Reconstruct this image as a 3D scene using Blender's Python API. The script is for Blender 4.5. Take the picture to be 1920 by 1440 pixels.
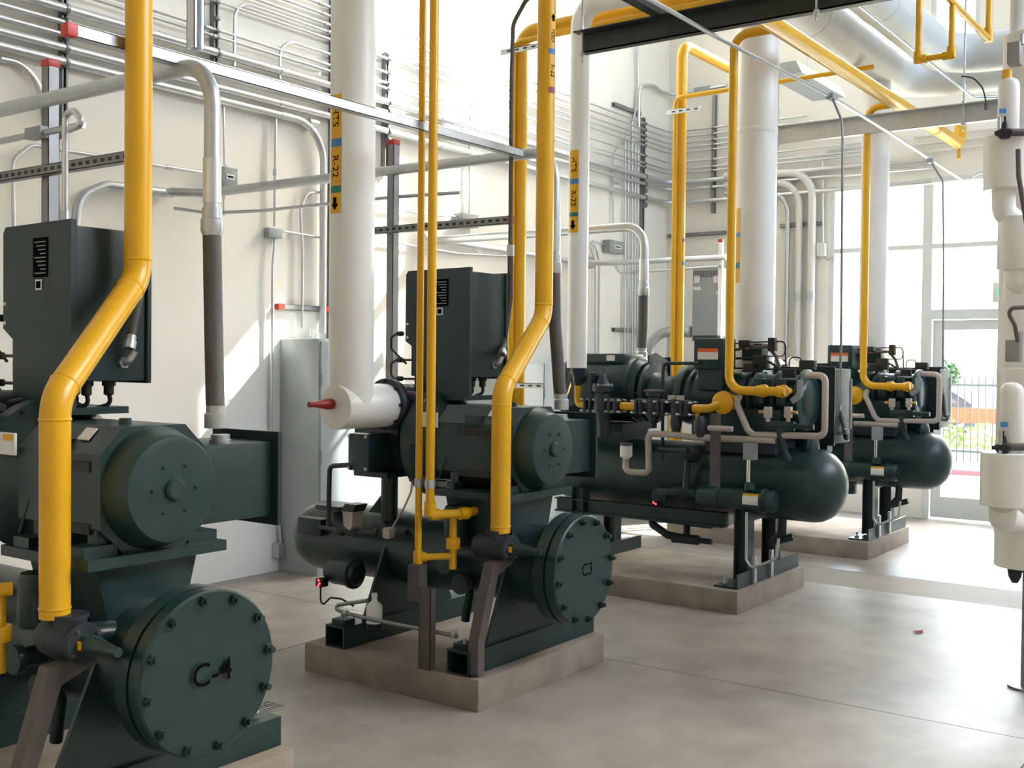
import bpy, bmesh, math, random
from mathutils import Vector, Matrix
random.seed(7)
for o in list(bpy.data.objects): bpy.data.objects.remove(o, do_unlink=True)
S = bpy.context.scene
COL = S.collection
# ------------------------------------------------------------------ camera
F, YAW, PIT, ROL = 2075.64, .624314, -.020681, .010411
CAM = Vector((0, 0, 1.6))
def _basis():
    cy, sy, cp, sp = math.cos(YAW), math.sin(YAW), math.cos(PIT), math.sin(PIT)
    f = Vector((cy*cp, sy*cp, sp)); r = Vector((sy, -cy, 0)); u = r.cross(f)
    cr, sr = math.cos(ROL), math.sin(ROL)
    return cr*r + sr*u, cr*u - sr*r, f
RV, UV, FV = _basis()
cd = bpy.data.cameras.new('camera'); cam = bpy.data.objects.new('camera', cd); COL.objects.link(cam)
cd.sensor_width = 36; cd.lens = 36*F/1920; cd.clip_end = 300
m3 = Matrix((RV, UV, -FV)).transposed(); cam.matrix_world = Matrix.Translation(CAM) @ m3.to_4x4()
S.camera = cam
# ------------------------------------------------------------------ light
SUN_DIR = Vector((-1, .5, -.96)).normalized()
W = bpy.data.worlds.new('world'); S.world = W; W.use_nodes = True
nt = W.node_tree; bg = nt.nodes['Background']
sky = nt.nodes.new('ShaderNodeTexSky'); sky.sky_type = 'NISHITA'; sky.sun_disc = False
sky.sun_elevation = math.asin(-SUN_DIR.z); sky.sun_rotation = math.atan2(-SUN_DIR.x, -SUN_DIR.y)
sky.air_density = 1.0; sky.dust_density = 4.0; sky.ozone_density = 1.0
nt.links.new(sky.outputs[0], bg.inputs[0]); bg.inputs[1].default_value = 1.2
sl = bpy.data.lights.new('sun', 'SUN'); sl.energy = 20; sl.angle = .009; sl.color = (1, .95, .86)
so = bpy.data.objects.new('sun', sl); COL.objects.link(so)
so.rotation_euler = SUN_DIR.to_track_quat('-Z', 'Y').to_euler()
S.view_settings.view_transform = 'Standard'; S.view_settings.look = 'None'
S.view_settings.gamma = 1; S.view_settings.use_curve_mapping = False
S.view_settings.exposure = 0.95

def portal(c, sx, sz, ax):
    l = bpy.data.lights.new('window_portal', 'AREA'); l.shape = 'RECTANGLE'; l.size = sx; l.size_y = sz
    l.cycles.is_portal = True
    o = bpy.data.objects.new('window_portal', l); COL.objects.link(o); o.location = c
    o.rotation_euler = Vector(ax).to_track_quat('-Z', 'Z').to_euler()

# ------------------------------------------------------------------ helpers
def A(px, py, **k):                    # world point seen at a photo pixel on a known plane
    d = FV + RV*((px-960)/F) - UV*((py-720)/F)
    (a, v), = k.items()
    if a == 'd': return CAM + d*v
    i = 'xyz'.index(a)
    return CAM + d*((v-CAM[i])/d[i])

MATS = {}
def mat(name, rgb, rough=.5, metal=0., var=.12, scale=6., bump=0., bscale=60., emit=0., rvar=.0, spec=.5):
    if name in MATS: return MATS[name]
    m = bpy.data.materials.new(name); m.use_nodes = True; n = m.node_tree; b = n.nodes['Principled BSDF']
    b.inputs['Roughness'].default_value = rough; b.inputs['Metallic'].default_value = metal
    b.inputs['Specular IOR Level'].default_value = spec
    tc = n.nodes.new('ShaderNodeTexCoord')
    nz = n.nodes.new('ShaderNodeTexNoise'); nz.inputs['Scale'].default_value = scale; nz.inputs['Detail'].default_value = 5
    n.links.new(tc.outputs['Object'], nz.inputs['Vector'])
    cr = n.nodes.new('ShaderNodeValToRGB'); cr.color_ramp.elements[0].position = .3; cr.color_ramp.elements[1].position = .7
    cr.color_ramp.elements[0].color = tuple(c*(1-var) for c in rgb)+(1,)
    cr.color_ramp.elements[1].color = tuple(min(1, c*(1+var)) for c in rgb)+(1,)
    n.links.new(nz.outputs['Fac'], cr.inputs['Fac']); n.links.new(cr.outputs['Color'], b.inputs['Base Color'])
    if rvar:
        mr = n.nodes.new('ShaderNodeMapRange'); mr.inputs['To Min'].default_value = max(0, rough-rvar); mr.inputs['To Max'].default_value = rough+rvar
        mr.inputs['From Min'].default_value = .3; mr.inputs['From Max'].default_value = .7
        n.links.new(nz.outputs['Fac'], mr.inputs['Value']); n.links.new(mr.outputs['Result'], b.inputs['Roughness'])
    if bump:
        n2 = n.nodes.new('ShaderNodeTexNoise'); n2.inputs['Scale'].default_value = bscale; n2.inputs['Detail'].default_value = 4
        n.links.new(tc.outputs['Object'], n2.inputs['Vector'])
        bp = n.nodes.new('ShaderNodeBump'); bp.inputs['Strength'].default_value = bump; bp.inputs['Distance'].default_value = .01
        n.links.new(n2.outputs['Fac'], bp.inputs['Height']); n.links.new(bp.outputs['Normal'], b.inputs['Normal'])
    if emit:
        b.inputs['Emission Color'].default_value = rgb+(1,); b.inputs['Emission Strength'].default_value = emit
    MATS[name] = m; return m

def frame(ax):
    ax = Vector(ax).normalized(); t = Vector((0, 0, 1)) if abs(ax.z) < .9 else Vector((1, 0, 0))
    u = ax.cross(t).normalized(); return u, ax.cross(u).normalized(), ax

class MB:
    def __init__(s): s.v = []; s.f = []
    def add(s, vs, fs):
        b = len(s.v); s.v += [tuple(v) for v in vs]; s.f += [tuple(i+b for i in f) for f in fs]; return s
    def box(s, lo, hi, bev=0., rz=0.):
        lo, hi = Vector(lo), Vector(hi); c = (lo+hi)/2; h = (hi-lo)/2
        vs = [Vector((x*h.x, y*h.y, z*h.z)) for x in (-1, 1) for y in (-1, 1) for z in (-1, 1)]
        fs = [(0, 1, 3, 2), (4, 6, 7, 5), (0, 4, 5, 1), (2, 3, 7, 6), (0, 2, 6, 4), (1, 5, 7, 3)]
        if bev:
            bm = bmesh.new(); bv = [bm.verts.new(v) for v in vs]
            for f in fs: bm.faces.new([bv[i] for i in f])
            bmesh.ops.bevel(bm, geom=bm.edges[:]+bm.verts[:], offset=bev, segments=2, profile=.6, affect='EDGES')
            bm.verts.index_update(); vs = [v.co.copy() for v in bm.verts]; fs = [[v.index for v in f.verts] for f in bm.faces]; bm.free()
        if rz:
            R = Matrix.Rotation(rz, 3, 'Z'); vs = [R @ v for v in vs]
        return s.add([v+c for v in vs], fs)
    def lathe(s, prof, o, ax, seg=24):
        u, w, a = frame(ax); o = Vector(o); vs = []; fs = []
        for t, r in prof:
            for k in range(seg):
                q = 2*math.pi*k/seg; vs.append(o + a*t + (u*math.cos(q)+w*math.sin(q))*r)
        for i in range(len(prof)-1):
            for k in range(seg):
                k2 = (k+1) % seg; fs.append((i*seg+k, i*seg+k2, (i+1)*seg+k2, (i+1)*seg+k))
        fs.append(tuple(range(seg))[::-1]); n = (len(prof)-1)*seg; fs.append(tuple(n+k for k in range(seg)))
        return s.add(vs, fs)
    def cyl(s, a, b, r, seg=16, r2=None):
        a, b = Vector(a), Vector(b); L = (b-a).length
        return s.lathe([(0, r), (L, r if r2 is None else r2)], a, b-a, seg)
    def tube(s, pts, r, bend=None, seg=12, n=6):
        pts = [Vector(p) for p in pts]; bend = 3*r if bend is None else bend; path = [pts[0]]
        for i in range(1, len(pts)-1):
            p0, p, p1 = pts[i-1], pts[i], pts[i+1]; d0 = (p0-p); d1 = (p1-p); l0, l1 = d0.length, d1.length
            if l0 < 1e-6 or l1 < 1e-6: continue
            d0.normalize(); d1.normalize(); ang = d0.angle(d1)
            if ang > 3.05: path.append(p); continue
            t = min(bend/math.tan(ang/2), .49*l0, .49*l1); rr = t*math.tan(ang/2)
            bis = (d0+d1).normalized(); c = p + bis*(rr/math.sin(ang/2)); a0 = p+d0*t-c; a1 = p+d1*t-c
            sw = a0.angle(a1); axx = a0.cross(a1).normalized()
            for k in range(n+1): path.append(c + Matrix.Rotation(sw*k/n, 3, axx) @ a0)
        path.append(pts[-1])
        q = [path[0]]
        for p in path[1:]:
            if (p-q[-1]).length > 1e-5: q.append(p)
        path = q; vs = []; fs = []; u, w, _ = frame(path[1]-path[0]); prev = (path[1]-path[0]).normalized()
        for i, p in enumerate(path):
            t = ((path[i+1]-p).normalized() if i < len(path)-1 else Vector()) + ((p-path[i-1]).normalized() if i else Vector())
            t.normalize(); R = prev.rotation_difference(t); u = R @ u; w = R @ w; prev = t
            cs = 1.
            if 0 < i < len(path)-1: cs = 1/max(.7, t.dot((p-path[i-1]).normalized()))
            for k in range(seg):
                a = 2*math.pi*k/seg; vs.append(p + (u*math.cos(a)+w*math.sin(a))*r)
        for i in range(len(path)-1):
            for k in range(seg):
                k2 = (k+1) % seg; fs.append((i*seg+k, i*seg+k2, (i+1)*seg+k2, (i+1)*seg+k))
        fs.append(tuple(range(seg))[::-1]); m = (len(path)-1)*seg; fs.append(tuple(m+k for k in range(seg)))
        return s.add(vs, fs)
    def prism(s, poly, d):                  # polygon of 3-D points swept along d
        poly = [Vector(p) for p in poly]; d = Vector(d); n = len(poly)
        fs = [tuple(range(n)), tuple(range(2*n-1, n-1, -1))] + [(i, n+i, n+(i+1) % n, (i+1) % n) for i in range(n)]
        return s.add(poly+[p+d for p in poly], fs)
    def hexa(s, c, ax, r, L): return s.lathe([(0, r), (L, r)], c, ax, 6)
    def flatring(s, c, ax, r, L, seg=20): return s.lathe([(0, r*.97), (L*.12, r), (L*.88, r), (L, r*.97)], c, ax, seg)
    def build(s, name, m, parent=None, smooth=True):
        me = bpy.data.meshes.new(name); off = ORG.get(parent.name, Vector()) if parent else Vector()
        me.from_pydata([Vector(v)-off for v in s.v], [], s.f)
        bm = bmesh.new(); bm.from_mesh(me); bmesh.ops.recalc_face_normals(bm, faces=bm.faces); bm.to_mesh(me); bm.free()
        if smooth:
            me.polygons.foreach_set('use_smooth', [True]*len(me.polygons)); me.set_sharp_from_angle(angle=math.radians(38))
        me.materials.append(m); o = bpy.data.objects.new(name, me); COL.objects.link(o)
        if parent: o.parent = parent; ORG[o.name] = off
        return o
ORG = {}
def tag(o, label=None, cat=None, group=None, kind=None):
    if label: o['label'] = label
    if cat: o['category'] = cat
    if group: o['group'] = group
    if kind: o['kind'] = kind
    return o
def thing(name, loc, label, cat, group=None):
    o = bpy.data.objects.new(name, None); COL.objects.link(o); o.location = loc; o.empty_display_size = .1
    ORG[o.name] = Vector(loc); return tag(o, label, cat, group)
def lab(o, text): o['label'] = text; return o
def copy_tree(o, parent=None, off=None):
    c = o.copy(); COL.objects.link(c)
    if parent: c.parent = parent
    if off: c.location = o.location + Vector(off)
    ORG[c.name] = ORG.get(o.name, Vector()) + Vector(off or (0, 0, 0))
    for ch in list(o.children):
        if ch.name != c.name: copy_tree(ch, c)
    return c
def text_geo(t, size):
    cu = bpy.data.curves.new('t', 'FONT'); cu.body = t; cu.size = size; cu.align_x = 'CENTER'; cu.align_y = 'CENTER'; cu.resolution_u = 3; cu.offset = size*.006
    o = bpy.data.objects.new('t', cu); COL.objects.link(o)
    bpy.context.view_layer.update()
    me = o.evaluated_get(bpy.context.evaluated_depsgraph_get()).to_mesh()
    vs = [v.co.copy() for v in me.vertices]; fs = [tuple(p.vertices) for p in me.polygons]
    bpy.data.objects.remove(o); bpy.data.curves.remove(cu); return vs, fs
ACAM = math.atan2(-math.sin(YAW), -math.cos(YAW))
def ring_patch(mb, c, r, a0, a1, z0, z1, n=10, lift=.0016):
    vs = []; fs = []
    for i in range(n+1):
        a = a0+(a1-a0)*i/n
        for z in (z0, z1):
            vs.append((c[0]+math.cos(a)*(r+lift), c[1]+math.sin(a)*(r+lift), z))
    for i in range(n): fs.append((2*i, 2*i+2, 2*i+3, 2*i+1))
    return mb.add(vs, fs)
def ring_text(mb, t, c, r, a, z, size, lift=.0028):
    vs, fs = text_geo(t, size); out = []
    for v in vs:
        th = a + v.y/r; out.append((c[0]+math.cos(th)*(r+lift), c[1]+math.sin(th)*(r+lift), z - v.x))
    return mb.add(out, fs)

# ------------------------------------------------------------------ materials
TEAL = mat('teal_paint', (.0110, .035, .036), .34, var=.12, scale=9, bump=.05, bscale=120, rvar=.04)
TEAL2 = mat('teal_paint_panel', (.011, .031, .033), .45, var=.10, scale=5, rvar=.05)
DARK = mat('black_rubber', (.012, .012, .014), .5, var=.25)
CAST = mat('blue_black_casting', (.022, .03, .042), .5, var=.25, scale=20, bump=.15, bscale=180)
YEL = mat('yellow_pipe_paint', (.76, .40, .006), .30, var=.05, scale=4, bump=.02, bscale=90)
WHT = mat('white_insulation', (.84, .82, .79), .32, var=.03, scale=3, bump=.02, bscale=25)
GALV = mat('galvanised_steel', (.50, .52, .54), .38, .8, var=.07, scale=14, rvar=.03)
ALU = mat('bright_conduit', (.62, .64, .67), .33, .85, var=.03, scale=8)
STEEL = mat('grey_strut_steel', (.27, .27, .28), .45, .7, var=.08, scale=12)
CHROME = mat('chrome', (.75, .75, .77), .12, 1., var=.05)
HOSE = mat('grey_flex_hose', (.085, .08, .08), .55, var=.12, scale=25)
GREYBOX = mat('grey_enclosure_paint', (.30, .33, .35), .42, var=.06, scale=4)
LGREY = mat('pale_grey_cabinet', (.36, .40, .41), .35, var=.05, scale=3)
BLACKST = mat('black_channel_steel', (.014, .020, .022), .45, var=.2)
RED = mat('red_cap', (.55, .03, .02), .4, var=.1)
REDDK = mat('dark_red_rubber', (.30, .02, .015), .4, var=.15)
BEIGE = mat('beige_plastic', (.46, .40, .37), .45, var=.06)
BRASS = mat('brass', (.6, .42, .16), .3, .9, var=.1)
BROWN = mat('brown_grey_primer', (.10, .085, .082), .6, var=.15, scale=14)
CONC = mat('pad_concrete', (.30, .25, .205), .8, var=.2, scale=5, bump=.25, bscale=45)
WALLM = mat('painted_concrete_wall', (.86, .835, .775), .75, var=.025, scale=1.2, bump=.05, bscale=20)
FRAMEM = mat('white_window_frame', (.72, .76, .76), .45, var=.03)
CEILM = mat('roof_deck', (.62, .62, .62), .7, var=.04)
INK = mat('black_ink', (.003, .003, .003), .8, var=.1, spec=.05)
LBLUE = mat('label_blue', (.05, .22, .50), .5, var=.03)
LGREEN = mat('label_green', (.02, .22, .14), .5, var=.03)
LYEL = mat('label_yellow', (.80, .40, .01), .45, var=.03)
LWHITE = mat('label_white', (.75, .74, .72), .5, var=.04)
LORANGE = mat('label_orange', (.80, .14, .02), .5, var=.03)
LPURP = mat('label_maroon', (.30, .04, .08), .5, var=.03)
LED = mat('red_led', (1., .02, .02), .4, emit=6.)
ORANGE = mat('orange_mesh', (.85, .10, .05), .8, var=.1)

# floor: polished concrete, mottled, semi-gloss
def floor_mat(name, c0, c1, r0, r1):
    m = bpy.data.materials.new(name); m.use_nodes = True; n = m.node_tree; b = n.nodes['Principled BSDF']
    tc = n.nodes.new('ShaderNodeTexCoord')
    def noise(sc, det=6):
        x = n.nodes.new('ShaderNodeTexNoise'); x.inputs['Scale'].default_value = sc; x.inputs['Detail'].default_value = det
        n.links.new(tc.outputs['Object'], x.inputs['Vector']); return x
    a, c, d, e = noise(.55, 3), noise(4., 8), noise(70., 3), noise(.9, 2)
    mx = n.nodes.new('ShaderNodeMixRGB'); mx.inputs[0].default_value = .5; n.links.new(a.outputs['Fac'], mx.inputs[1]); n.links.new(c.outputs['Fac'], mx.inputs[2])
    cr = n.nodes.new('ShaderNodeValToRGB'); cr.color_ramp.elements[0].position = .30; cr.color_ramp.elements[1].position = .70
    n.links.new(mx.outputs[0], cr.inputs['Fac'])
    cr.color_ramp.elements[0].color = c0+(1,); cr.color_ramp.elements[1].color = c1+(1,)
    n.links.new(cr.outputs['Color'], b.inputs['Base Color'])
    mr = n.nodes.new('ShaderNodeMapRange'); mr.inputs['From Min'].default_value = .2; mr.inputs['From Max'].default_value = .8
    mr.inputs['To Min'].default_value = r0; mr.inputs['To Max'].default_value = r1
    n.links.new(e.outputs['Fac'], mr.inputs['Value']); n.links.new(mr.outputs['Result'], b.inputs['Roughness'])
    b.inputs['Specular IOR Level'].default_value = .4
    bp = n.nodes.new('ShaderNodeBump'); bp.inputs['Strength'].default_value = .12; bp.inputs['Distance'].default_value = .003
    n.links.new(c.outputs['Fac'], bp.inputs['Height']); n.links.new(bp.outputs['Normal'], b.inputs['Normal'])
    return m
FLOOR = floor_mat('polished_concrete', (.205, .180, .152), (.395, .362, .322), .36, .50)
FLOORM = floor_mat('matte_concrete', (.25, .215, .18), (.33, .29, .245), .6, .75)
JOINT = mat('joint_filler', (.10, .07, .05), .9)

# ------------------------------------------------------------------ room shell
LW, FW = 6.3, 11.9              # left wall (y), far wall (x)
RW, BW, CH = -3.6, -4.0, 10.2    # right wall, back wall, ceiling height
b = MB().box((BW-.2, RW-.2, -.25), (FW+.25, LW+.25, -.02)); fl = tag(b.build('floor', JOINT), kind='structure'); fl['label'] = 'polished concrete floor slab'
ys = [RW, .9, 4.56, LW]; xs = [BW, 1.2, 5.13, 7.87, 8.48, FW+.02]
for i in range(len(xs)-1):
    for j in range(len(ys)-1):
        g = .003
        if i == 3 and j > 1: pass
        s = MB().box((xs[i]+g, ys[j]+g, -.03), (xs[i+1]-g, ys[j+1]-g, 0)).build('slab', FLOORM if i == 3 else FLOOR, fl)
tag(MB().box((BW-.2, LW, -.05), (FW+.2, LW+.22, CH)).build('wall_left', WALLM), kind='structure')
tag(MB().box((BW-.2, RW-.2, -.02), (BW, LW, CH)).build('wall_back', WALLM), kind='structure')
tag(MB().box((BW-.2, RW-.2, CH), (FW+.2, LW+.2, CH+.2)).build('ceiling', CEILM), kind='structure')
def holed_wall(name, fixed, lo, hi, z0, z1, holes, axis, th=.2):
    # wall of slabs around rectangular holes (a0,a1,z0,z1)
    mb = MB(); cuts = sorted({lo, hi} | {h[0] for h in holes} | {h[1] for h in holes})
    for a0, a1 in zip(cuts, cuts[1:]):
        hs = sorted([(h[2], h[3]) for h in holes if h[0] <= a0+1e-6 and h[1] >= a1-1e-6]); z = z0
        for q0, q1 in hs+[(z1, z1)]:
            if q0 > z+1e-6:
                if axis == 'y': mb.box((fixed, a0, z), (fixed+th, a1, q0))
                else: mb.box((a0, fixed-th, z), (a1, fixed, q0))
            z = max(z, q1)
    return tag(mb.build(name, WALLM), kind='structure')
far_holes = [(2.78, 3.26, 4.7, 8.15), (3.34, 3.95, 4.7, 9.6), (4.1, 5.5, 6.8, 9.6),
             (3.26, 4.30, .45, 3.55), (1.2, 3.26, 0, 3.55)]
holed_wall('wall_far', FW, RW-.2, LW, -.02, CH, far_holes, 'y')
right_holes = [(4.0, 6.2, 4.6, 8.4), (6.7, 8.9, 4.6, 8.4), (9.3, 11.5, 4.6, 8.4)]  # unseen windows, added and placed to light the left wall from the right
holed_wall('wall_right', RW, BW-.2, FW, -.02, CH, right_holes, 'x')
for h in far_holes: portal((FW+.21, (h[0]+h[1])/2, (h[2]+h[3])/2), h[1]-h[0], h[3]-h[2], (-1, 0, 0))
for h in right_holes: portal(((h[0]+h[1])/2, RW-.21, (h[2]+h[3])/2), h[1]-h[0], h[3]-h[2], (0, 1, 0))
GLASS = bpy.data.materials.new('window_glass'); GLASS.use_nodes = True
_n = GLASS.node_tree; _n.nodes.remove(_n.nodes['Principled BSDF']); _t = _n.nodes.new('ShaderNodeBsdfTransparent'); _g = _n.nodes.new('ShaderNodeBsdfGlossy')
_g.inputs['Roughness'].default_value = .02; _t.inputs[0].default_value = (.93, .96, .96, 1)
_m = _n.nodes.new('ShaderNodeMixShader'); _f = _n.nodes.new('ShaderNodeLayerWeight'); _f.inputs[0].default_value = .3
_p = _n.nodes.new('ShaderNodeMath'); _p.operation = 'POWER'; _p.inputs[1].default_value = 4.; _n.links.new(_f.outputs['Facing'], _p.inputs[0])
_q = _n.nodes.new('ShaderNodeMath'); _q.operation = 'MULTIPLY_ADD'; _q.inputs[1].default_value = .6; _q.inputs[2].default_value = .04; _n.links.new(_p.outputs[0], _q.inputs[0])
_n.links.new(_q.outputs[0], _m.inputs[0]); _n.links.new(_t.outputs[0], _m.inputs[1]); _n.links.new(_g.outputs[0], _m.inputs[2])
_n.links.new(_m.outputs[0], _n.nodes['Material Output'].inputs[0])
NW = [0]
def window(y0, y1, z0, z1, ymul=(), zmul=(), side='far', w=.05):
    NW[0] += 1
    def bx(mb, a0, a1, q0, q1, t0=-.03, t1=.07):
        if side == 'far': mb.box((FW+t0+.04, a0, q0), (FW+t1+.04, a1, q1))
        else: mb.box((a0, RW-t1-.04, q0), (a1, RW-t0-.04, q1))
    f = MB()
    for a in (y0, y1-w): bx(f, a, a+w, z0, z1)
    for a in (z0, z1-w): bx(f, y0+w, y1-w, a, a+w)
    fo = tag(f.build('window_%d' % NW[0], FRAMEM), kind='structure')
    yc = [y0+w]+sorted(ymul)+[y1-w]; zc = [z0+w]+sorted(zmul)+[z1-w]
    for a in ymul:
        m_ = MB(); bx(m_, a-w/2, a+w/2, z0+w, z1-w); m_.build('mullion', FRAMEM, fo)
    for q in zmul:
        m_ = MB(); bx(m_, y0+w, y1-w, q-w/2, q+w/2, -.025, .065); m_.build('transom', FRAMEM, fo)
    for a0, a1 in zip(yc, yc[1:]):
        for q0, q1 in zip(zc, zc[1:]):
            m_ = MB(); bx(m_, a0, a1, q0, q1, .018, .024); m_.build('pane', GLASS, fo)
    return fo
for h in far_holes[:3]: window(h[0], h[1], h[2], h[3], zmul=(6.9,) if h[2] < 6 else (8.2,), ymul=() if h[2] < 6 else (4.8,))
window(3.26, 4.30, .45, 3.55, zmul=(2.84,), w=.05)
window(1.2, 3.26, 2.13, 3.55, ymul=(2.2,), zmul=(2.84,), w=.05)
for h in right_holes: window(h[0], h[1], h[2], h[3], ymul=((h[0]+h[1])/2,), zmul=(6.3,), side='right')
# doors in the far wall
def door(n, y0, y1, z1):
    f = MB().box((FW-.01, y0, 0), (FW+.11, y0+.06, z1)).box((FW-.01, y1-.06, 0), (FW+.11, y1, z1)).box((FW-.01, y0+.06, z1-.05), (FW+.11, y1-.06, z1))
    fo = tag(f.build('door_%d' % n, FRAMEM), kind='structure'); a, c = y0+.07, y1-.07
    l = MB().box((FW+.02, a, .02), (FW+.07, a+.10, z1-.06)).box((FW+.02, c-.10, .02), (FW+.07, c, z1-.06)).box((FW+.02, a+.1, .02), (FW+.07, c-.1, .24)).box((FW+.02, a+.1, z1-.16), (FW+.07, c-.1, z1-.06))
    lf = l.build('door_leaf', FRAMEM, fo)
    MB().box((FW+.04, a+.1, .24), (FW+.046, c-.1, z1-.16)).build('pane', GLASS, lf)
    MB().tube([(FW+.02, a+.06, .9), (FW-.04, a+.06, .9), (FW-.04, a+.06, 1.2), (FW+.02, a+.06, 1.2)], .012, .02).build('door_handle', CHROME, lf)
door(1, 2.2, 3.26, 2.13); door(2, 1.2, 2.2, 2.13)
# ------------------------------------------------------------------ concrete pads
def pad(x0, x1, y0, y1, label):
    mb = MB().box((x0, y0, -.005), (x1, y1, .15), bev=.018)
    return tag(mb.build('concrete_pad', CONC), label, 'concrete pad', 'equipment pads')
pad(1.75, 2.86, 3.04, 4.16, 'concrete pad under the nearest compressor marked C-4')
pad(3.97, 5.08, 3.03, 4.16, 'square concrete pad under the compressor marked C3')
pad(6.53, 7.68, 2.92, 4.75, 'concrete pad under the dome-ended compressor right behind C3')
pad(9.03, 10.18, 2.90, 4.75, 'farthest concrete pad, before the glass door')

# ------------------------------------------------------------------ compressor type A (C-4 and C3)
def bolts(parent, n, c, r, ax, hr, L, m=TEAL, ph=0., name='bolt'):
    u, w, a = frame(ax); first = None
    for k in range(n):
        q = ph + 2*math.pi*k/n; p = Vector(c) + (u*math.cos(q)+w*math.sin(q))*r
        if first is None:
            first = MB().hexa(Vector(c)-a*.002, ax, hr, L*.55).cyl(Vector(c)+a*L*.5, Vector(c)+a*L, hr*.62, 8).build(name, m, parent, False)
            o = first
        else:
            o = first.copy(); COL.objects.link(o); o.parent = parent
        o.location = p - Vector(c)
NY = Vector((0, -1, 0)); PY = Vector((0, 1, 0)); PX = Vector((1, 0, 0)); NX = Vector((-1, 0, 0)); PZ = Vector((0, 0, 1))
def hollow_rail(x0, x1, yc, w, z0, z1, t=.008):
    return MB().box((x0, yc-w/2, z0), (x1, yc+w/2, z0+t)).box((x0, yc-w/2, z1-t), (x1, yc+w/2, z1)).box((x0, yc-w/2, z0+t), (x1, yc-w/2+t, z1-t)).box((x0, yc+w/2-t, z0+t), (x1, yc+w/2, z1-t))
def unit_a():
    X = 4.5
    t = thing('screw_compressor', (X, 3.6, .15), '', 'compressor', 'compressors with bolted flange ends')
    for yc in (3.16, 3.95):
        hollow_rail(X-.52, X+.57, yc, .13, .15, .26).build('skid_rail', TEAL, t, False)
        sd = MB().prism([(X-.36, yc-.045, .26), (X+.36, yc-.045, .26), (X+.20, yc-.045, .62), (X-.20, yc-.045, .62)], (0, .015, 0))
        sd.prism([(X-.05, yc-.03, .26), (X+.05, yc-.03, .26), (X+.05, yc-.03, .5), (X-.05, yc-.03, .5)], (0, .09, 0)).build('saddle', TEAL, t, False)
        for dx in (-.47, .5): MB().hexa((X+dx, yc, .26), PZ, .018, .02).cyl((X+dx, yc, .26), (X+dx, yc, .31), .008, 8).build('anchor_bolt', GALV, t)
    # oil separator tank
    tank = MB().lathe([(0, .195), (1.60, .195), (1.66, .185), (1.72, .155), (1.765, .10), (1.785, .04), (1.79, .001)], (X, 2.93, .60), PY, 40).build('separator_tank', TEAL, t)
    MB().lathe([(0, .265), (.055, .268), (.06, .262)], (X, 2.865, .60), PY, 40).lathe([(0, .20), (.04, .197)], (X, 2.92, .6), PY, 40).build('neck_flange', TEAL, tank)
    cover = MB().lathe([(0, .258), (.006, .265), (.052, .265), (.056, .26)], (X, 2.80, .60), PY, 48).build('end_cover', TEAL, t)
    bolts(cover, 12, (X, 2.80, .60), .238, NY, .017, .03, ph=.13)
    # motor
    mz = 1.17; mo = MB()
    hw = .205; ch = .085
    octo = [(X-hw+ch, 3.085, mz+hw), (X+hw-ch, 3.085, mz+hw), (X+hw, 3.085, mz+hw-ch), (X+hw, 3.085, mz-hw+ch), (X+hw-ch, 3.085, mz-hw), (X-hw+ch, 3.085, mz-hw), (X-hw, 3.085, mz-hw+ch), (X-hw, 3.085, mz+hw-ch)]
    mo.prism(octo, (0, .47, 0)); mot = mo.build('motor', TEAL, t)
    bell = MB().lathe([(0, .15), (.004, .172), (.012, .178), (.05, .188), (.10, .205), (.13, .205)], (X, 2.985, mz), PY, 40).build('end_bell', TEAL, mot)
    MB().lathe([(0, .03), (.008, .037), (.02, .037)], (X, 2.967, mz), PY, 20).build('hub_cap', TEAL, bell)
    bolts(bell, 6, (X, 2.985, mz), .085, NY, .006, .008)
    MB().lathe([(0, .204), (.02, .207), (.04, .204)], (X, 3.09, mz), PY, 40).build('bell_rim', TEAL, mot)
    for zz in (mz+.06, mz-.14):
        MB().box((X-hw-.004, 3.14, zz), (X-hw+.01, 3.42, zz+.035)).build('air_slot', DARK, mot)
    MB().box((X-.205, 3.28, mz+.10), (X-.155, 3.38, mz+.16)).build('lifting_lug', TEAL, mot)
    MB().lathe([(0, .022), (.02, .02)], (X-.02, 3.22, mz+hw), PZ, 16).build('plug', TEAL, mot)
    MB().prism([(X-.172, 3.2, mz+.158), (X-.136, 3.2, mz+.194), (X-.139, 3.2, mz+.197), (X-.175, 3.2, mz+.161)], (0, .06, 0)).build('rating_plate', LWHITE, mot)
    for sx in (-1, 1):
        for yy in (3.09, 3.40):
            MB().box((X+sx*.20-.06, yy, .965), (X+sx*.20+.06, yy+.09, 1.0)).box((X+sx*.18-.02, yy+.02, 1.0), (X+sx*.18+.02, yy+.07, 1.10)).build('motor_foot', TEAL, mot)
    MB().box((X-.27, 3.05, .93), (X+.27, 3.55, .965)).build('motor_deck', TEAL, t)
    MB().prism([(X-.20, 3.12, .93), (X+.20, 3.12, .93), (X+.15, 3.12, .74), (X-.15, 3.12, .74)], (0, .38, 0)).build('motor_pedestal', TEAL, t)
    # adapter housing between motor and compressor
    ad = MB().lathe([(0, .19), (.05, .20), (.12, .235), (.15, .262), (.17, .28), (.21, .282), (.23, .282), (.235, .26)], (X, 3.50, mz), PY, 40).build('bell_housing', TEAL, t)
    bolts(ad, 12, (X, 3.665, mz), .268, NY, .010, .018)
    MB().tube([A(856, 800, x=X-.16), A(838, 860, x=X-.2), A(822, 900, x=X-.2)], .009).build('guard_bar', TEAL, ad)
    g = A(806, 786, x=X-.225)
    MB().box((g.x-.006, g.y-.05, g.z-.04), (g.x+.004, g.y+.06, g.z+.035)).build('warning_label', LWHITE, ad)
    MB().box((g.x-.007, g.y-.045, g.z+.008), (g.x-.006, g.y+.02, g.z+.03)).build('warning_stripe', LYEL, ad)
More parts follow.
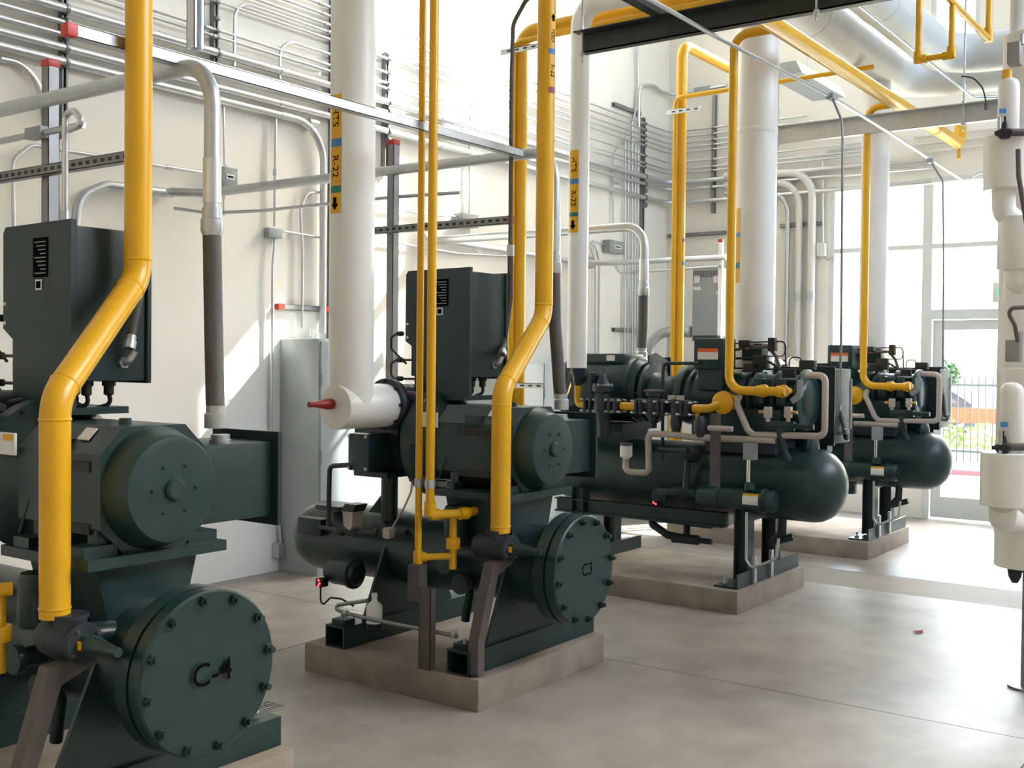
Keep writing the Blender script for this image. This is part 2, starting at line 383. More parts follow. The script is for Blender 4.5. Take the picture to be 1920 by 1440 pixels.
    # compressor body
    cb = MB().box((X-.15, 3.735, 1.02), (X+.18, 4.10, 1.40), bev=.03).lathe([(0, .17), (.30, .17), (.34, .12), (.36, .12)], (X, 3.85, 1.19), PY, 28)
    comp = cb.build('compressor_body', TEAL, t)
    MB().flatring((X-.24, 3.88, 1.37), PX, .135, .05, 28).cyl((X-.20, 3.88, 1.37), (X-.05, 3.88, 1.37), .10, 24).build('suction_flange', CAST, comp)
    bolts(comp, 8, (X-.24, 3.88, 1.37), .12, NX, .011, .02, DARK)
    MB().flatring((X, 3.735, 1.19), PY, .245, .04, 32).build('body_flange', TEAL, comp)
    p = A(684, 848, x=X-.28)
    vb = MB().box((X-.33, p.y-.075, p.z-.095), (X-.15, p.y+.075, p.z+.10), bev=.012).build('slide_valve_box', TEAL, comp)
    for dy in (-.06, .06):
        for dz in (-.08, .085): MB().hexa((X-.33, p.y+dy, p.z+dz), NX, .009, .012).build('bolt', GALV, vb)
    MB().box((X-.26, p.y-.14, p.z-.13), (X+.02, p.y+.10, p.z-.10), bev=.006).build('discharge_flange', TEAL, comp)
    MB().cyl((X-.12, p.y-.03, .75), (X-.12, p.y-.03, p.z-.10), .045, 20).build('discharge_riser', TEAL, comp)
    MB().prism([(X-.12, p.y+.01, .78), (X-.12, p.y+.12, .78), (X-.12, p.y+.01, .90)], (.012, 0, 0)).build('gusset', TEAL, comp)
    for sx in (-.2, -.02): MB().hexa((X+sx, p.y-.1, p.z-.165), PZ, .016, .035).build('bolt', TEAL, comp)
    # fittings, tubing on top of compressor (dark clutter behind the suction drum)
    MB().tube([(X-.19, 3.68, 1.42), (X-.19, 3.86, 1.44), (X-.05, 4.0, 1.44), (X-.05, 4.12, 1.30)], .014).build('oil_tube', BROWN, comp)
    MB().tube([A(735, 733, x=X+.1), A(760, 733, x=X+.1), A(790, 740, x=X+.1)], .016).build('sensor_tube', CAST, comp)
    MB().box((X-.12, 3.86, 1.42), (X+.10, 4.04, 1.47), bev=.008).build('valve_cap', CAST, comp)
    MB().tube([(X-.1, 3.80, 1.43), (X-.02, 3.72, 1.46), (X+.06, 3.66, 1.44), (X+.1, 3.64, 1.36)], .010).build('oil_tube', CAST, comp)
    # control panel: mounting plate, enclosure, plates
    px0 = X-.05
    pl = MB().prism([(px0-.02, 3.46, 1.42), (px0-.02, 3.825, 1.42), (px0-.02, 3.825, 1.66), (px0-.02, 3.89, 1.70), (px0-.02, 3.89, 2.05), (px0-.02, 3.875, 2.07), (px0-.02, 3.46, 2.075)], (.022, 0, 0))
    cp = pl.build('control_panel', TEAL2, t)
    en = MB().box((px0+.003, 3.465, 1.515), (px0+.285, 3.87, 2.055), bev=.006).build('enclosure', TEAL2, cp)
    MB().box((px0+.286, 3.455, 1.505), (px0+.305, 3.88, 2.065), bev=.004).build('lid', TEAL2, cp)
    MB().box((px0-.023, 3.60, 1.88), (px0-.021, 3.69, 2.02)).build('name_plate', INK, cp)
    rows = MB()
    for k in range(9): rows.box((px0-.0238, 3.61, 1.892+k*.0138), (px0-.0232, 3.68-.012*((k*7) % 4), 1.896+k*.0138))
    rows.build('plate_lettering', STEEL, cp)
    MB().box((px0-.023, 3.635, 1.835), (px0-.021, 3.675, 1.872)).build('sticker', LWHITE, cp)
    MB().box((px0-.0245, 3.642, 1.841), (px0-.023, 3.669, 1.866)).build('sticker_symbol', INK, cp)
    for zz in (1.72, 1.79): MB().lathe([(0, .007), (.003, .007)], (px0-.024, 3.875, zz), PX, 12).build('mounting_hole', LWHITE, cp)
    for i, (dx, dy) in enumerate(((.08, .06), (.17, .06), (.10, .16))):
        gl = MB().lathe([(0, .024), (.02, .024), (.022, .018), (.05, .018), (.055, .012)], (px0+dx, 3.46+dy, 1.516), -PZ, 14).build('cable_gland', DARK, cp)
        MB().tube([(px0+dx, 3.46+dy, 1.47), (px0+dx+.01, 3.46+dy, 1.43), (px0+dx-.06, 3.52+dy, 1.40), (px0+dx-.10, 3.60+dy, 1.42)], .008, .03).build('cable', DARK, gl)
    MB().box((px0-.01, 3.50, 1.395), (px0+.24, 3.86, 1.42)).build('panel_foot', TEAL, cp)
    hb = MB().hexa((px0+.19, 3.466, 1.58), NY, .022, .014).tube([(px0+.19, 3.46, 1.58), (px0+.19, 3.43, 1.585), (px0+.21, 3.425, 1.62)], .014, .02)
    hb.build('hose_fitting', GALV, cp)
    for zz in (1.60, 1.74, 1.50):   # probe cables at the panel edge
        MB().tube([(px0, 3.84 if zz < 1.66 else 3.92, zz), (px0, 3.97, zz), (px0-.01, 4.0, zz-.02), (px0-.01, 4.0, zz-.08), (px0, 3.9, zz-.16)], .006, .02).build('cable', DARK, cp)
        MB().lathe([(0, .014), (.03, .014)], (px0, 3.93, zz), PY, 10).build('connector', DARK, cp)
    # motor junction box with flanged cover
    jb = MB().box((X+.20, 3.10, 1.02), (X+.52, 3.40, 1.295), bev=.004).build('junction_box', TEAL2, t)
    MB().box((X+.52, 3.065, .985), (X+.54, 3.435, 1.33)).build('cover_plate', TEAL2, jb)
    MB().lathe([(0, .04), (.012, .04), (.012, .034), (.03, .034)], (X+.34, 3.17, 1.295), PZ, 20).build('hub', GALV, jb)
    # discharge stop valve with cone cap and leaning bracket
    vx, vy = X-.3, 3.10
    dv = MB().lathe([(0, .05), (.02, .062), (.06, .066), (.11, .066), (.15, .06), (.19, .05)], (vx, vy+.12, .72), NY, 24).cyl((vx, vy, .72), (vx, vy, .80), .05, 20).lathe([(0, .056), (.012, .056)], (vx, vy, .79), PZ, 20)
    dvo = dv.build('stop_valve', CAST, t)
    MB().flatring((vx, vy-.06, .72), NY, .064, .022, 20).build('bonnet', CAST, dvo)
    bolts(dvo, 4, (vx, vy-.08, .72), .05, NY, .008, .012, BROWN, .6)
    MB().lathe([(0, .028), (.03, .028), (.032, .032), (.06, .03), (.14, .017), (.17, .015)], (vx, vy-.08, .72), NY, 16).build('valve_cap', TEAL, dvo)
    MB().box((vx-.03, vy-.105, .708), (vx-.028, vy-.085, .735)).build('valve_tag', LYEL, dvo)
    MB().cyl((vx, vy+.02, .72), (vx+.18, vy+.02, .70), .045, 18).build('valve_branch', TEAL, dvo)
    br = MB().prism([(X-.51, 3.05, .16), (X-.46, 3.05, .16), (X-.46, 3.05, .30), (X-.36, 3.05, .60), (X-.24, 3.05, .645), (X-.24, 3.05, .67), (X-.40, 3.05, .66), (X-.51, 3.05, .32)], (0, .055, 0))
    br.build('valve_bracket', BROWN, t, False)
    # oil connections at lower near side
    MB().cyl((X-.27, 3.43, .60), (X-.02, 3.43, .60), .035, 16).flatring((X-.30, 3.43, .60), PX, .05, .03).build('oil_inlet', TEAL, t)
    MB().lathe([(0, .055), (.02, .06), (.16, .06), (.18, .05)], (X-.22, 3.42, .70), PZ, 18).build('oil_strainer', TEAL, t)
    MB().lathe([(0, .045), (.03, .05), (.05, .05)], (X-.20, 3.37, .50), NX, 16).build('drain_cap', CAST, t)
    MB().tube([(X-.2, 3.37, .50), (X-.16, 3.37, .45), (X-.16, 3.40, .30)], .022).build('drain_pipe', TEAL, t)
    # oil pump / filter canister at left with red indicator lights
    of = MB().lathe([(0, .03), (.02, .06), (.06, .07), (.20, .07), (.22, .05)], (X-.26, 4.26, .47), NY, 24).build('oil_pump', TEAL, t)
    MB().lathe([(0, .08), (.02, .08), (.03, .05)], (X-.26, 4.08, .47), NY, 24).build('pump_flange', TEAL, of)
    lb = MB().box((X-.365, 4.20, .395), (X-.315, 4.25, .44), bev=.006).build('indicator_block', DARK, of)
    for dy, dz in ((-.012, .012), (-.018, -.004), (-.010, -.016)):
        MB().lathe([(0, .006), (.003, .005), (.005, .001)], (X-.366, 4.235+dy, .42+dz), NX, 10).build('indicator_light', LED, lb)
    MB().tube([(X-.345, 4.23, .40), (X-.345, 4.23, .32), (X-.345, 4.21, .30), (X-.34, 4.16, .345), (X-.33, 4.09, .345), (X-.30, 4.03, .31)], .005, .02).build('cable', DARK, lb)
    # level controls, sensors
    for (pa, pb, ex) in (((596, 945), (640, 960), .16), ((563, 968), (606, 1005), .10)):
        a_, c_ = A(*pa, x=X-.2), A(*pb, x=X-.2)
        MB().box((X-.22, c_.y, c_.z), (X-.22+ex, a_.y, a_.z), bev=.004).build('terminal_box', TEAL2, t)
    a_ = A(662, 975, x=X-.24)
    sb = MB().prism([(X-.28, a_.y-.036, a_.z+.05), (X-.28, a_.y+.04, a_.z+.05), (X-.28, a_.y+.03, a_.z-.03), (X-.28, a_.y-.012, a_.z-.05), (X-.28, a_.y-.03, a_.z-.03)], (.08, 0, 0)).build('level_sensor', BEIGE, t, False)
    MB().prism([(X-.29, a_.y-.045, a_.z+.05), (X-.29, a_.y+.05, a_.z+.05), (X-.26, a_.y+.04, a_.z+.085), (X-.26, a_.y-.04, a_.z+.085)], (.09, 0, 0)).build('sensor_cap', DARK, sb)
    a_ = A(732, 1000, x=X-.24)
    sb = MB().box((X-.27, a_.y-.02, a_.z-.025), (X-.22, a_.y+.028, a_.z+.03), bev=.004).build('solenoid', BEIGE, t)
    MB().tube([(X-.25, a_.y-.02, a_.z+.03), (X-.25, a_.y-.1, a_.z+.14), (X-.22, a_.y-.12, a_.z+.22), (X-.2, a_.y-.12, a_.z+.32)], .005, .03).build('cable', BEIGE, sb)
    MB().tube([A(700, 868, x=X-.3), A(650, 872, x=X-.33), A(618, 874, x=X-.33), A(617, 920, x=X-.33), A(616, 985, x=X-.3)], .013, .035).build('return_tube', CAST, t)
    MB().tube([A(600, 988, x=X-.23), A(640, 995, x=X-.25), A(700, 1000, x=X-.25), A(770, 1002, x=X-.2)], .012, .02).build('gauge_line', CAST, t)
    for q in (640, 668, 705, 720, 760): 
        a_ = A(q, 998, x=X-.25); MB().hexa(a_-Vector((0, .012, 0)), PY, .02, .028).build('fitting', CAST, t)
    # drain tube clipped to the rails
    dt = MB().tube([A(688, 1126, x=X-.46), A(617, 1137, x=X-.50), A(650, 1150, x=X-.50), A(700, 1162, x=X-.50), A(858, 1193, x=X-.50)], .010, .03).build('drain_tube', STEEL, t)
    for q in (649, 852):
        a_ = A(q, 1150 if q < 700 else 1190, x=X-.50); MB().flatring(a_-Vector((0, .008, 0)), PY, .017, .016).build('tube_clamp', GALV, dt)
    for yc in (3.16, 3.95):
        MB().box((X-.49, yc-.035, .26), (X-.41, yc+.05, .285)).build('rail_lug', TEAL, t)
    return t
C3 = unit_a()
C4 = copy_tree(C3, off=(-2.22, .01, 0))
tag(C3, 'dark teal screw compressor with bolted end cover marked C3'); tag(C4, 'nearest dark teal screw compressor with bolted end cover marked C-4')
def mark(unit, t, size, dx, dz):
    cov = next(c for c in unit.children if c.name.startswith('end_cover')); o = ORG[unit.name]
    vs, fs = text_geo(t, size); x = unit.location.x
    mb = MB().add([(x+dx+v.x, 2.7992, .6+dz+v.y) for v in vs], fs)
    k = mb.build('marking', INK, None, False); k.parent = cov
    for v in k.data.vertices: v.co -= unit.location
    lab(k, 'black painted unit number')
mark(C3, 'C3', .085, .02, .0); mark(C4, 'C-4', .105, .0, .0)

# ------------------------------------------------------------------ compressor type B (behind C3)
def unit_b():
    X = 7.1; n = X-.36       # near side plane
    t = thing('screw_compressor', (X, 3.6, .15), '', 'compressor', 'compressors with domed tanks')
    def part(name, mb, m=TEAL, parent=None, sm=True): return mb.build(name, m, parent or t, sm)
    tz, tr = .80, .245
    dome = [(0, .001), (.004, .05), (.02, .11), (.05, .165), (.095, .21), (.15, .237), (.20, .245)]
    prof = dome + [(2.25-t_, r) for t_, r in dome[::-1]]
    tank = part('separator_tank', MB().lathe(prof, (X, 2.43, tz), PY, 44))
    part('stencil_patch', MB().box((X+.02, 2.47, tz-.06), (X+.11, 2.475, tz+.03)), INK, tank)
    # legs and base angles
    for yc in (3.02, 4.30):
        for dx in (-.26, .20):
            lg = MB().box((X+dx-.05, yc-.05, .17), (X+dx+.05, yc-.042, .68)).box((X+dx-.05, yc+.042, .17), (X+dx+.05, yc+.05, .68)).box((X+dx-.004, yc-.042, .17), (X+dx+.004, yc+.042, .68))
            part('leg', lg, TEAL, None, False)
        part('base_angle', MB().box((X-.52, yc-.06, .15), (X+.52, yc+.09, .163)).box((X-.52, yc-.075, .15), (X+.52, yc-.06, .245)), TEAL, None, False)
        for dx in (-.45, .45): part('anchor_bolt', MB().hexa((X+dx, yc+.045, .163), PZ, .02, .018).cyl((X+dx, yc+.045, .16), (X+dx, yc+.045, .21), .009, 8), GALV)
    part('saddle', MB().prism([(X-.30, 3.0, .55), (X+.30, 3.0, .55), (X+.30, 3.0, .66), (X-.30, 3.0, .66)], (0, .02, 0)))
    part('side_channel', MB().box((X-.27, 3.15, .50), (X-.22, 4.5, .60)).box((X-.30, 3.15, .50), (X-.22, 4.5, .512)).box((X-.30, 3.15, .59), (X-.22, 4.5, .60)), TEAL, None, False)
    # motor
    mz = 1.40
    mot = part('motor', MB().lathe([(0, .13), (.01, .20), (.06, .225), (.10, .235), (.60, .235), (.66, .225), (.70, .20), (.71, .14)], (X, 4.60, mz), NY, 40))
    part('motor_top', MB().box((X-.15, 4.02, mz+.19), (X+.15, 4.50, mz+.262), bev=.012), TEAL, mot)
    part('rating_plate', MB().box((X-.153, 4.09, mz+.21), (X-.150, 4.16, mz+.25)), LWHITE, mot)
    for yy in (4.5, 3.98): part('frame_rib', MB().flatring((X, yy, mz), NY, .243, .035, 36), TEAL, mot)
    for yy in (4.2, 4.3): part('air_slot', MB().box((X-.238, yy, mz+.05), (X-.228, yy+.06, mz+.13)), DARK, mot)
    part('mounting_plate', MB().box((X-.27, 3.95, mz-.29), (X+.24, 4.55, mz-.24)), TEAL)
    part('motor_pedestal', MB().prism([(X-.22, 4.0, mz-.29), (X+.2, 4.0, mz-.29), (X+.15, 4.0, 1.0), (X-.15, 4.0, 1.0)], (0, .5, 0)))
    cj = part('junction_box', MB().box((X+.20, 4.0, 1.25), (X+.50, 4.34, 1.62), bev=.006), TEAL2, mot)
    part('lid', MB().box((X+.50, 3.98, 1.23), (X+.52, 4.36, 1.64)), TEAL2, cj)
    # coupling guard between motor and compressor
    cg = part('coupling_housing', MB().lathe([(0, .20), (.02, .22), (.05, .22), (.055, .15), (.10, .125), (.22, .125), (.27, .16), (.29, .205), (.33, .215), (.35, .215)], (X, 3.88, mz-.02), NY, 36))
    bolts(cg, 10, (X, 3.88, mz-.02), .205, NY, .011, .02)
    part('lifting_plate', MB().prism([(X-.05, 3.86, mz+.15), (X+.22, 3.86, mz+.15), (X+.22, 3.86, mz+.22), (X+.05, 3.86, mz+.27), (X-.05, 3.86, mz+.25)], (0, .015, 0)), TEAL, cg)
    # compressor
    cz = 1.36
    comp = part('compressor_body', MB().lathe([(0, .20), (.04, .205), (.06, .185), (.36, .185), (.38, .20), (.44, .20), (.46, .17), (.80, .165), (.84, .12), (.85, .09)], (X, 3.52, cz), NY, 32).box((X-.2, 2.80, 1.10), (X+.2, 3.45, 1.30), bev=.02))
    for yy in (2.80, 2.95): part('cylinder_head', MB().lathe([(0, .035), (.16, .035), (.165, .028)], (X-.2, yy, cz-.02), PZ, 16), TEAL, comp)
    for yy in (2.72, 2.88, 3.05): part('body_flange', MB().flatring((X, yy, cz), NY, .205, .03, 32), TEAL, comp)
    bolts(comp, 10, (X-.0, 3.14, cz), .195, NY, .011, .02)
    part('pedestal', MB().box((X-.18, 2.85, 1.0), (X+.18, 3.35, 1.12)).lathe([(0, .07), (.12, .07)], (X-.1, 2.95, 1.0), PZ, 18), CAST, comp)
    # terminal box with orange label
    tb = part('terminal_box', MB().box((X-.24, 3.20, 1.555), (X-.02, 3.42, 1.77), bev=.022))
    part('warning_label', MB().box((X-.243, 3.235, 1.625), (X-.240, 3.385, 1.70)), LWHITE, tb)
    part('warning_stripe', MB().box((X-.2445, 3.235, 1.675), (X-.243, 3.385, 1.70)), LORANGE, tb)
    part('neck', MB().box((X-.2, 3.22, 1.42), (X-.02, 3.40, 1.56)), TEAL, tb)
    for dy in (.03, .19):
        for dz in (.03, .185): part('bolt', MB().hexa((X-.24, 3.20+dy, 1.555+dz), NX, .008, .01), TEAL, tb)
    tb2 = part('rear_terminal_box', MB().box((X+.06, 3.05, 1.62), (X+.24, 3.20, 1.74), bev=.01), TEAL2)
    part('warning_stripe', MB().box((X+.057, 3.10, 1.70), (X+.060, 3.17, 1.725)), LORANGE, tb2)
    # control panel at the aisle end
    cp = part('control_panel', MB().box((X+.22, 2.60, 1.06), (X+.56, 3.02, 1.57), bev=.008), TEAL2)
    part('lid', MB().box((X+.215, 2.592, 1.05), (X+.235, 3.03, 1.58)), BLACKST, cp)
    part('hinge', MB().cyl((X+.57, 2.60, 1.15), (X+.57, 2.60, 1.5), .008, 8), GALV, cp)
    part('hose_fitting', MB().tube([(X+.36, 2.60, 1.13), (X+.36, 2.56, 1.13), (X+.34, 2.55, 1.16)], .014, .015), GALV, cp)
    part('panel_foot', MB().box((X+.25, 2.65, 1.0), (X+.35, 2.95, 1.06)), TEAL, cp)
    part('lifting_eye', MB().lathe([(-.05, .02), (-.03, .07), (0, .085), (.03, .07), (.05, .02)], (X-.02, 2.66, 1.055), PY, 20), TEAL, tank)
    # suction valve yellow flange on the near side
    f = A(1355, 755, x=n)
    part('inlet_flange', MB().lathe([(0, .045), (.015, .075), (.035, .078), (.05, .07), (.06, .05)], (n-.02, f.y, f.z), PX, 26).cyl((n, f.y, f.z), (X-.1, f.y, f.z), .05, 18), YEL, comp)
    # economiser line: valve train along the near side
    tr_ = MB().tube([A(1352, 757, x=n-.02), A(1330, 766, x=n), A(1300, 766, x=n)], .028, .05, 14)
    ln = part('economiser_pipe', tr_, YEL)
    ya = [A(q, 765, x=n).y for q in (1183, 1200)]; lz = A(1240, 764, x=n).z
    part('pipe_spool', MB().cyl((n, A(1165, 764, x=n).y, lz), (n, A(1192, 764, x=n).y, lz), .028, 16), YEL, ln)
    part('branch', MB().cyl((n, A(1308, 764, x=n).y, lz-.10), (n, A(1308, 764, x=n).y, lz), .014, 12), YEL, ln)
    def vflange(px):
        y = A(px, 765, x=n).y
        fo = part('valve_flange', MB().box((n-.055, y-.012, lz-.055), (n+.055, y+.012, lz+.055), bev=.01), CAST, ln)
        for sx in (-1, 1):
            for sz in (-1, 1):
                part('bolt', MB().hexa((n+sx*.04, y+.024, lz+sz*.04), PY, .010, .014).hexa((n+sx*.04, y-.038, lz+sz*.04), PY, .010, .014).cyl((n+sx*.04, y-.05, lz+sz*.04), (n+sx*.04, y+.045, lz+sz*.04), .005, 6), GALV, fo)
        return y
    for q in (1103, 1112, 1148, 1158, 1198, 1206, 1240, 1248, 1283, 1291): vflange(q)
    y = A(1130, 765, x=n).y
    v1 = part('control_valve', MB().lathe([(-.14, .03), (-.10, .05), (-.02, .068), (.05, .06), (.09, .045), (.10, .075), (.14, .078), (.15, .05), (.19, .028), (.22, .02), (.225, .008), (.27, .008)], (n, y, lz), PZ, 24).cyl((n, y-.09, lz), (n, y+.09, lz), .04, 16), CAST)
    bolts(v1, 8, (n, y, lz+.14), .066, PZ, .008, .015, GALV)
    part('strainer_body', MB().cyl((n, y, lz-.04), (n, y-.02, lz-.22), .055, 20), CAST, v1)
    y2 = A(1225, 765, x=n).y
    v2 = part('solenoid_valve', MB().lathe([(-.14, .018), (-.09, .03), (-.06, .045), (.04, .048), (.07, .035), (.08, .055), (.105, .055)], (n, y2, lz), PZ, 20).cyl((n, y2-.07, lz), (n, y2+.07, lz), .035, 14), CAST)
    part('top_plate', MB().box((n-.06, y2-.06, lz+.105), (n+.06, y2+.05, lz+.12), bev=.004), BROWN, v2)
    y3 = A(1268, 765, x=n).y
    v3 = part('motorised_valve', MB().lathe([(-.19, .02), (-.11, .042), (-.09, .042), (-.06, .035), (.03, .045), (.06, .03)], (n, y3, lz), PZ, 18), CAST)
    for dy in (-.03, .035): part('coil', MB().lathe([(0, .028), (.03, .028)], (n, y3+dy, lz+.055), PZ, 14), BEIGE, v3)
    y0 = A(1083, 765, x=n).y
    part('inlet_elbow', MB().tube([(n, y0, lz+.15), (n, y0, lz), (n, y0-.06, lz)], .024, .035, 14), YEL, ln)
    st = part('stop_valve', MB().lathe([(0, .02), (.02, .035), (.07, .04), (.10, .055), (.13, .055)], (n, y0, lz+.13), PZ, 18), CAST)
    part('handle', MB().prism([(n-.06, y0+.02, lz+.13), (n-.05, y0+.06, lz+.05), (n-.04, y0+.075, lz+.055), (n-.05, y0+.03, lz+.16)], (.01, 0, 0)), BRASS, st)
    part('gauge_post', MB().lathe([(0, .012), (.06, .012), (.06, .025), (.16, .025), (.165, .015)], (n, A(1109, 765, x=n).y, lz+.07), PZ, 14), DARK)
    # guard tube loop
    part('equalising_tube', MB().tube([A(1310, 681, x=n+.1), A(1245, 681, x=n+.05), A(1243, 700, x=n+.05), A(1242, 865, x=n+.05)], .012, .03), CAST)
    # white plastic drain cup and pale insulated lines
    c = A(1174, 845, x=n-.02)
    cup = part('drain_cup', MB().lathe([(0, .02), (.01, .028), (.02, .043), (.09, .043), (.095, .04)], (c.x, c.y, c.z-.06), PZ, 20), LWHITE)
    part('cup_lid', MB().lathe([(0, .044), (.018, .044)], (c.x, c.y, c.z+.036), PZ, 20), BROWN, cup)
    part('drain_line', MB().tube([(c.x, c.y, c.z-.05), A(1172, 884, x=n-.02), A(1217, 887, x=n-.02), A(1215, 813, x=n-.02), A(1262, 815, x=n-.02), A(1300, 820, x=n), A(1455, 826, x=n)], .022, .04), BEIGE)
    part('insulated_line', MB().tube([A(1387, 742, x=n+.03), A(1381, 756, x=n), A(1402, 806, x=n), A(1412, 815, x=n), A(1546, 818, x=n), A(1548, 705, x=n), A(1512, 703, x=n+.05)], .021, .045), BEIGE)
    part('insulated_elbow', MB().tube([A(1500, 712, x=n+.05), A(1500, 742, x=n+.05), A(1485, 752, x=n+.05)], .020, .04), GREYBOX)
    part('service_tube', MB().tube([A(1235, 842, x=n-.04), A(1290, 845, x=n-.04)], .018), TEAL)
    # brown bracket post
    part('bracket_post', MB().box(A(1347, 912, x=n-.1)-Vector((.015, 0, 0)), A(1334, 775, x=n-.1)+Vector((.025, 0, 0))), BROWN)
    a_ = A(1344, 803, x=n-.12); part('relief_valve', MB().cyl(a_+Vector((0, .06, 0)), a_-Vector((0, .11, 0)), .018, 14), BEIGE)
    part('relief_body', MB().lathe([(-.07, .02), (-.03, .045), (.03, .045), (.07, .02)], A(1313, 800, x=n-.12), PZ, 16), CAST)
    # solenoids and manifold under the yellow pipe
    for q in (1440, 1478):
        a_ = A(q, 773, x=n-.02)
        s_ = part('solenoid', MB().box(a_-Vector((.02, .022, .035)), a_+Vector((.02, .022, .035)), bev=.004).cyl(a_-Vector((0, 0, .06)), a_-Vector((0, 0, .035)), .014, 12), BEIGE)
        sg = 1 if q < 1450 else -1
        part('brass_plug', MB().cyl(a_+Vector((0, sg*.02, 0)), a_+Vector((0, sg*.06, 0)), .012, 10), BRASS, s_)
    part('oil_manifold', MB().cyl(A(1438, 797, x=n), A(1490, 799, x=n), .030, 18).cyl(A(1488, 799, x=n), A(1526, 801, x=n), .018, 14), TEAL)
    part('check_valve', MB().tube([A(1462, 800, x=n), A(1464, 822, x=n), A(1470, 850, x=n+.06), A(1478, 862, x=n+.1)], .026, .04), TEAL)
    # oil filter housing, level tube
    fz = A(1385, 935, x=X-.33).z; ax = X-.33
    fa, fb = A(1308, 930, x=ax).y, A(1455, 940, x=ax).y
    of = part('oil_filter', MB().lathe([(0, .04), (.02, .068), (.06, .072), (fa-fb-.06, .072), (fa-fb-.02, .074), (fa-fb, .06)], (ax, fa, fz), NY, 28))
    for q in (1346, 1430): part('clamp_ring', MB().flatring((ax, A(q, 935, x=ax).y, fz), NY, .08, .022, 28), TEAL, of)
    lb = MB(); yy0, yy1 = A(1400, 930, x=ax).y, A(1431, 930, x=ax).y
    def arc(mb, a0, a1, r):
        vs = []; fs = []
        for i in range(7):
            a = a0+(a1-a0)*i/6
            for y in (yy0, yy1): vs.append((ax-math.cos(a)*r, y, fz+math.sin(a)*r))
        for i in range(6): fs.append((2*i, 2*i+1, 2*i+3, 2*i+2))
        return mb.add(vs, fs)
    part('filter_label', arc(MB(), -.35, .45, .0735), LWHITE, of); part('label_stripe', arc(MB(), .45, .7, .0735), LYEL, of)
    part('isolating_valve', MB().lathe([(0, .013), (.12, .03), (.16, .032), (.16, .042), (.20, .042), (.22, .03), (.30, .03)], (ax, fa+.31, fz+.01), NY, 16), TEAL)
    part('valve_knob', MB().lathe([(0, .06), (.03, .068), (.06, .06)], A(1235, 930, x=ax+.06), PX, 20), TEAL)
    lt = A(1230, 943, x=ax+.03); lo_ = part('indicator_block', MB().box(lt-Vector((.02, .02, .02)), lt+Vector((.01, .02, .02)), bev=.005), DARK)
    for dy in (.009, -.009): part('indicator_light', MB().lathe([(0, .007), (.004, .005), (.006, .001)], lt+Vector((-.021, dy, dy*.5)), NX, 10), LED, lo_)
    part('filter_riser', MB().tube([A(1290, 862, x=ax), A(1289, 880, x=ax), A(1285, 922, x=ax)], .022), TEAL)
    part('float_switch', MB().lathe([(-.05, .03), (-.03, .055), (.03, .055), (.05, .03)], A(1300, 852, x=ax), PY, 18), DARK)
    a_ = A(1407, 846, x=n-.02)
    sp = part('level_transmitter', MB().box(a_-Vector((.03, .04, .055)), a_+Vector((.03, .04, .055)), bev=.005), GREYBOX)
    part('probe_tube', MB().cyl(a_-Vector((0, -.01, .055)), a_-Vector((0, -.01, .20)), .014, 14), CHROME, sp)
    part('probe_socket', MB().lathe([(0, .035), (.04, .035), (.05, .02)], a_-Vector((0, 0, .25)), PZ, 16), TEAL, sp)
    part('drain_tube', MB().tube([A(1400, 960, x=n), A(1399, 1050, x=n), A(1409, 1066, x=n), A(1455, 1048, x=n), A(1460, 1010, x=n)], .009, .03), GALV)
    for dx in (.0, .28): part('conduit_stub', MB().box((X-.30+dx, 2.925, .16), (X-.26+dx, 2.945, .34)), GALV)
    # low oil drain piping under the tank
    part('oil_drain', MB().tube([A(1335, 985, x=X), A(1200, 967, x=X), A(1252, 1003, x=X-.05), A(1300, 1012, x=X-.05)], .028, .03), TEAL)
    part('drain_valve', MB().cyl(A(1262, 1008, x=X-.05), A(1310, 1013, x=X-.05), .035, 16).cyl(A(1310, 1013, x=X-.05), A(1334, 1016, x=X-.05), .02, 12), CAST)
    part('drain_tee', MB().cyl(A(1288, 983, x=X), A(1288, 1008, x=X-.05), .025, 14), CAST)
    part('sample_valve', MB().tube([A(1468, 960, x=X), A(1466, 1000, x=X), A(1450, 1017, x=X)], .03, .03).cyl(A(1447, 1017, x=X), A(1488, 1006, x=X), .025, 14), CAST)
    # capillary tubes and dark hoses on top
    for pts, r in (([(1342, 648), (1400, 642), (1472, 640), (1474, 690)], .005), ([(1405, 652), (1440, 650), (1455, 668), (1462, 692)], .012),
                   ([(1480, 694), (1480, 670), (1503, 670), (1503, 690)], .004), ([(1360, 656), (1385, 655), (1400, 648), (1420, 650)], .010),
                   ([(1380, 672), (1420, 672), (1445, 680), (1460, 690)], .008), ([(1370, 690), (1440, 692), (1500, 694)], .006),
                   ([(1440, 668), (1470, 668), (1474, 650)], .004)):
        part('capillary_tube' if r < .007 else 'pressure_hose', MB().tube([A(*q, x=X-.12) for q in pts], r, .03), DARK if r < .009 else BROWN)
    for q, w_, h_ in (((1427, 680), .05, .05), ((1515, 684), .05, .03), ((1449, 646), .025, .045), ((1398, 645), .04, .025), ((1412, 690), .06, .03), ((1480, 700), .04, .03)):
        a_ = A(*q, x=X-.12); part('pressure_switch', MB().box(a_-Vector((.03, w_, h_)), a_+Vector((.03, w_, h_)), bev=.006), DARK)
    part('gauge_bar', MB().tube([A(1520, 688, x=X-.05), A(1565, 689, x=X-.02)], .008), DARK)
    return t
C2 = unit_b()
C1 = copy_tree(C2, off=(2.5, -.03, 0))
tag(C2, 'teal compressor with domed tank between C3 and the farthest unit'); tag(C1, 'farthest teal compressor with domed tank, in front of the glass door')

